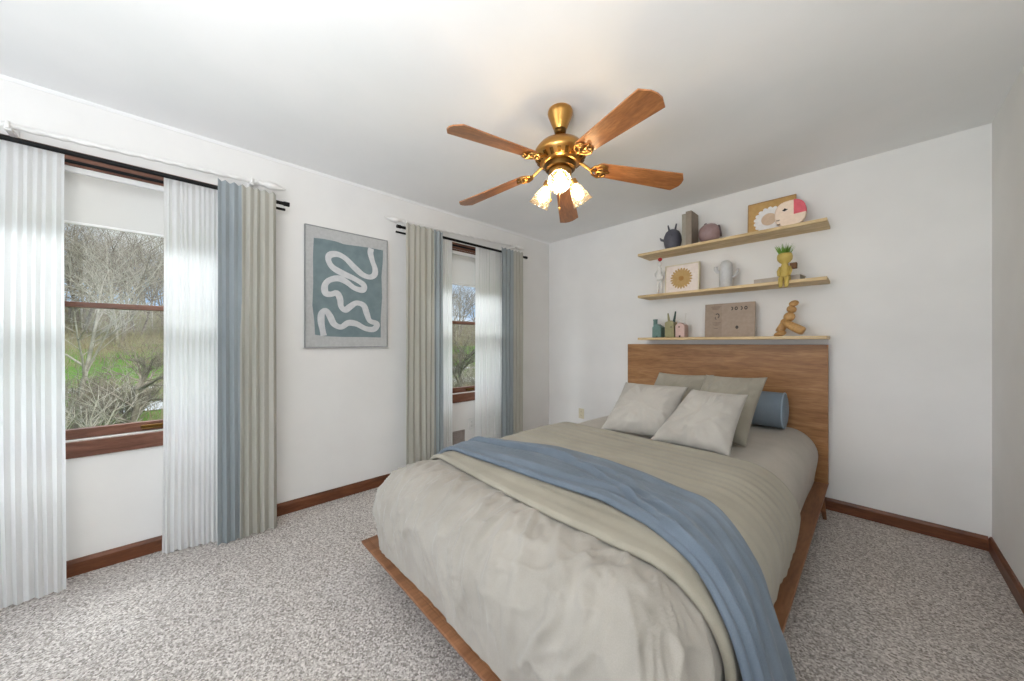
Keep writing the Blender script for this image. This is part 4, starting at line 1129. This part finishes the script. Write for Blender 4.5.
for az_d in (-53, 67, -173):
    az = math.radians(az_d); rad = Vector((math.cos(az), math.sin(az), 0))
    base = Vector((FX, FY, 0))
    p0 = base + rad * 0.045 + Vector((0, 0, 2.085)); p1 = base + rad * 0.072 + Vector((0, 0, 2.070))
    tilt = math.radians(46 if az_d == -53 else 33)
    ax = (rad * math.sin(tilt) - Vector((0, 0, math.cos(tilt)))).normalized()
    R = Matrix.Translation(p1) @ ax.to_track_quat('Z', 'Y').to_matrix().to_4x4()
    bm = NB(); tube(bm, [p0, (p0 + p1) / 2 + Vector((0, 0, 0.004)), p1], 0.012, 12); lathe(bm, [(0.014, -0.012), (0.026, -0.006), (0.028, 0.02), (0.024, 0.022)], 24, R); obj('lamp_arm', bm, M['brass'], fan, smooth=True, autosmooth=50)
    bm = NB(); lathe(bm, [(0.024, 0.012), (0.027, 0.03), (0.037, 0.055), (0.045, 0.085), (0.050, 0.110), (0.057, 0.128), (0.059, 0.130), (0.0575, 0.1275), (0.0485, 0.110), (0.0435, 0.085), (0.0355, 0.055), (0.0255, 0.03)], 36, R, cap=False)
    sh = obj('lamp_shade', bm, M['shade'], fan, smooth=True)
    bm = NB(); lathe(bm, [(0.010, 0.02), (0.012, 0.04), (0.022, 0.062), (0.026, 0.078), (0.022, 0.095), (0.010, 0.104), (0, 0.106)], 20, R); obj('bulb', bm, M['bulb'], fan, smooth=True)
for dx, dy, l in ((0.03, -0.045, 0.19), (-0.025, -0.05, 0.13)):
    bm = NB(); tube(bm, [(FX + dx, FY + dy, 2.09), (FX + dx, FY + dy, 2.09 - l)], 0.0018, 6); lathe(bm, [(0, 0), (0.005, 0.003), (0.006, 0.012), (0.003, 0.02), (0, 0.022)], 12, Matrix.Translation((FX + dx, FY + dy, 2.09 - l - 0.02))); obj('pull_chain', bm, M['brass'], fan, smooth=True)

# ------------------------------------------------------------------ outdoors
M['land'] = noise_mat('meadow_and_brush', lin(106, 142, 66), lin(140, 126, 98), scale=0.11, rough=0.95, spec=0.05, detail=8, bump=0.5, bscale=1.5, lo=0.50, hi=0.60, bdist=0.3)
M['litter'] = noise_mat('leaf_litter_slope', lin(122, 114, 98), lin(148, 140, 122), scale=0.25, rough=0.95, spec=0.05, detail=8, bump=0.5, bscale=1.5, bdist=0.3)
M['road'] = noise_mat('pale_road', lin(206, 208, 210), lin(222, 224, 226), scale=0.8, rough=0.9)
M['bark'] = noise_mat('grey_bark', lin(112, 104, 94), lin(150, 142, 130), scale=3, rough=0.95, spec=0.05)
M['bark_pale'] = noise_mat('pale_bark', lin(158, 152, 140), lin(186, 180, 168), scale=3, rough=0.95, spec=0.05)
M['twig'] = noise_mat('twig_bark', lin(128, 118, 104), lin(160, 150, 134), scale=2, rough=0.95, spec=0.05)
M['brush'] = noise_mat('dry_brush', lin(140, 124, 104), lin(150, 152, 116), scale=0.6, rough=0.95, spec=0.05)

def land_z(x, y):
    d = -x
    pts = [(0, -2.9), (12, -2.95), (32, -3.0), (46, -2.9), (55, -2.3), (85, 1.0), (110, 5.0), (140, 10.5), (165, 13.5), (240, 15)]
    z = pts[-1][1]
    for (a, za_), (b, zb_) in zip(pts, pts[1:]):
        if d <= b:
            t = max(0, (d - a) / (b - a)); z = za_ + (zb_ - za_) * t; break
    return z + (0.25 + 0.012 * d) * noise.noise(Vector((x * 0.05, y * 0.05, 0))) * sstep(10, 60, d)
bm = NB()
xs = [-0.2, -3, -6, -10, -15, -20, -25, -29, -33, -37, -41, -45, -50, -55, -60, -66, -72, -78, -84, -90, -97, -104, -112, -120, -130, -140, -155, -170, -190, -215, -240]
rows = []
for x in xs:
    w = 20 + abs(x) * 1.3
    rows.append([bm.verts.new((x, -w + (w * 2 + abs(x) * 0.6) * j / 60, land_z(x, -w + (w * 2 + abs(x) * 0.6) * j / 60))) for j in range(61)])
hill_rows = [[tuple(v.co) for v in r] for r, x in zip(rows, xs) if x <= -84]
for r in rows[len(rows) - len(hill_rows) + 1:]:
    for v in r: bm.verts.remove(v)
grid_faces(bm, rows[:len(rows) - len(hill_rows) + 1])
bmesh.ops.recalc_face_normals(bm, faces=bm.faces)
struct('ground', bm, M['land'], smooth=True)
bm = NB(); grid_faces(bm, [[bm.verts.new(c) for c in r] for r in hill_rows])
bmesh.ops.recalc_face_normals(bm, faces=bm.faces)
struct('hill', bm, M['litter'], smooth=True)
def strip(name, d0, w0, slope):
    bm = NB(); r = []
    for j in range(80):
        y = -40 + j * 1.2
        xa = -(d0 + slope * y + 1.2 * math.sin(y * 0.12))
        r.append([bm.verts.new((xa - w0 * k / 3, y, land_z(xa - w0 * k / 3, y) + 0.07)) for k in range(4)])
    grid_faces(bm, r); bmesh.ops.recalc_face_normals(bm, faces=bm.faces)
    return struct(name, bm, M['road'], smooth=True)
strip('path_1', 27.5, 4.6, -0.10)
strip('path_2', 42.5, 4.5, -0.10)

def grow(bm, p, d, r, ln, lev, rnd, maxlev, seg, up, kids):
    n = 3 if lev < 2 else 2
    pts = [p.copy()]; rad = [r]
    q = p.copy(); dd = d.copy()
    for i in range(n):
        dd = (dd + Vector((rnd.uniform(-1, 1), rnd.uniform(-1, 1), rnd.uniform(-0.6, 0.9) * up)) * 0.22).normalized()
        q = q + dd * ln / n; pts.append(q.copy()); rad.append(r * (1 - 0.55 * (i + 1) / n))
    tube(bm, pts, rad, seg if lev < 2 else 3, caps=False)
    if lev >= maxlev: return
    for k in range(kids[lev]):
        f = rnd.uniform(0.3, 1.0)
        i = min(n - 1, int(f * n)); t = f * n - i
        b = pts[i].lerp(pts[i + 1], t)
        a = rnd.uniform(0, 2 * PI); u, w = frame_of(dd)
        nd = (dd * rnd.uniform(0.45, 0.9) + (u * math.cos(a) + w * math.sin(a)) * rnd.uniform(0.6, 1.0) + Vector((0, 0, 0.25 * up))).normalized()
        grow(bm, b, nd, max(rad[i] * 0.55, 0.008), ln * rnd.uniform(0.45, 0.68), lev + 1, rnd, maxlev, seg, up, kids)

def tree_mesh(seed, h, r, kids, maxlev, lean=0.0, up=1.0):
    rnd = random.Random(seed)
    bm = NB()
    grow(bm, Vector((0, 0, -0.3)), Vector((lean, lean * 0.5, 1)).normalized(), r, h, 0, rnd, maxlev, 6, up, kids)
    return bm

OUT = 'bare trees on the hillside'
protos = []
for s in range(4):
    o = obj('bare_tree', tree_mesh(50 + s, 13.0, 0.17, (12, 5, 3), 3, 0.06 * (s - 1.5)), M['bark_pale'] if s == 1 else (M['twig'] if s == 3 else M['bark']))
    protos.append(o)
rnd = random.Random(11)
spots = []
def sector_spot(d, s):
    return -d, -3.325 + s * (d + 2.8)
n1 = 0
for i in range(110):
    d = 80 + 84 * (i / 109) + rnd.uniform(-3, 3)
    s = rnd.uniform(-0.19, 0.0) if i % 5 < 3 else (rnd.uniform(0.62, 0.82) if i % 5 == 3 else rnd.uniform(-0.35, 1.4))
    spots.append((*sector_spot(d, s), rnd.uniform(0.75, 1.25)))
for i, (x, y, sc) in enumerate(spots):
    if i < 4: o = protos[i]
    else:
        o = protos[i % 4].copy(); C.objects.link(o)
    o.location = (x, y, land_z(x, y)); o.scale = (sc, sc, sc); o.rotation_euler = (0, 0, rnd.uniform(0, 6.28))
    tag(o, 'leafless tree among the woods on the hillside outside the windows', 'tree', OUT)

def near_tree(label, x, y, h, r, seed, kids, m, lean=0.0, up=1.0):
    z = land_z(x, y)
    rn = random.Random(seed)
    o = obj('bare_tree', tree_mesh(seed, h, r, kids, 4, lean, up), m, smooth=True)
    o.location = (x, y, z)
    tag(o, label, 'tree', 'bare trees near the house')
near_tree('slim pale leafless tree at the left side of the view through the left window', *sector_spot(24, -0.146), 6.0, 0.11, 5, (8, 6, 4, 3), M['bark_pale'])
near_tree('dark spreading leafless tree low in the middle of the view through the left window', *sector_spot(20, -0.088), 2.6, 0.15, 8, (9, 6, 5, 3), M['bark'], 0.25, 0.4)
near_tree('leafless tree with low forked branches at the right of the view through the left window', *sector_spot(30, -0.055), 3.2, 0.13, 12, (9, 6, 4, 3), M['twig'], -0.3, 0.5)
near_tree('dark leafless tree seen through the window nearest the room corner', *sector_spot(18, 0.715), 3.8, 0.2, 15, (9, 6, 5, 3), M['bark'], -0.12, 0.8)

rnd = random.Random(23)
shrubs = []
for s_ in range(3):
    bm = NB(); rr = random.Random(70 + s_)
    for k in range(6):
        a = rr.uniform(0, 6.28); t_ = rr.uniform(0.15, 0.5)
        grow(bm, Vector((0.12 * math.cos(a), 0.12 * math.sin(a), -0.15)), Vector((math.cos(a) * t_, math.sin(a) * t_, 1)).normalized(), 0.036, rr.uniform(1.3, 2.1), 1, rr, 3, 4, 0.8, (6, 7, 4, 3))
    shrubs.append(obj('bare_shrub', bm, M['bark_pale'] if s_ == 0 else (M['twig'] if s_ == 1 else M['bark'])))
for i in range(18):
    if i < 11: d, sl_ = rnd.uniform(17, 27), -0.165 + 0.10 * (i + rnd.random()) / 11
    else: d, sl_ = rnd.uniform(17, 27), 0.64 + 0.16 * (i - 11 + rnd.random()) / 7
    if i < 3: o = shrubs[i]
    else:
        o = shrubs[i % 3].copy(); C.objects.link(o)
    x, y = sector_spot(d, sl_); k = rnd.uniform(0.8, 1.25)
    o.location = (x, y, land_z(x, y)); o.scale = (k, k, k); o.rotation_euler = (0, 0, rnd.uniform(0, 6.28))
    tag(o, 'leafless many stemmed shrub on the grass in front of the pale road outside', 'shrub', 'bare shrubs below the house')

# undergrowth: uncountable dry stems
bm = NB(); rnd = random.Random(5)
for i in range(12000):
    k = rnd.random()
    d = rnd.uniform(17, 52) if k < 0.45 else rnd.uniform(58, 135)
    s = rnd.uniform(-0.24, 0.08) if rnd.random() < 0.65 else rnd.uniform(0.5, 1.05)
    x, y = sector_spot(d, s)
    if 26 < d < 33 and rnd.random() < 0.8: continue
    z = land_z(x, y)
    h = rnd.uniform(0.3, 1.0) if d < 60 else rnd.uniform(0.8, 3.2)
    w = 0.008 + d * 0.0003
    a = rnd.uniform(0, 6.28); lean = Vector((math.cos(a), math.sin(a), 0)) * h * rnd.uniform(0.1, 0.7)
    b0 = Vector((x, y, z - 0.05)); md = b0 + lean * 0.35 + Vector((0, 0, h * 0.6)); tp = b0 + lean + Vector((0, 0, h))
    tube(bm, [b0, md, tp], [w, w * 0.7, w * 0.3], 3, caps=False)
o = obj('undergrowth', bm, M['brush'])
tag(o, 'tangle of dry stems covering the slope outside the windows', 'undergrowth', None, 'stuff')
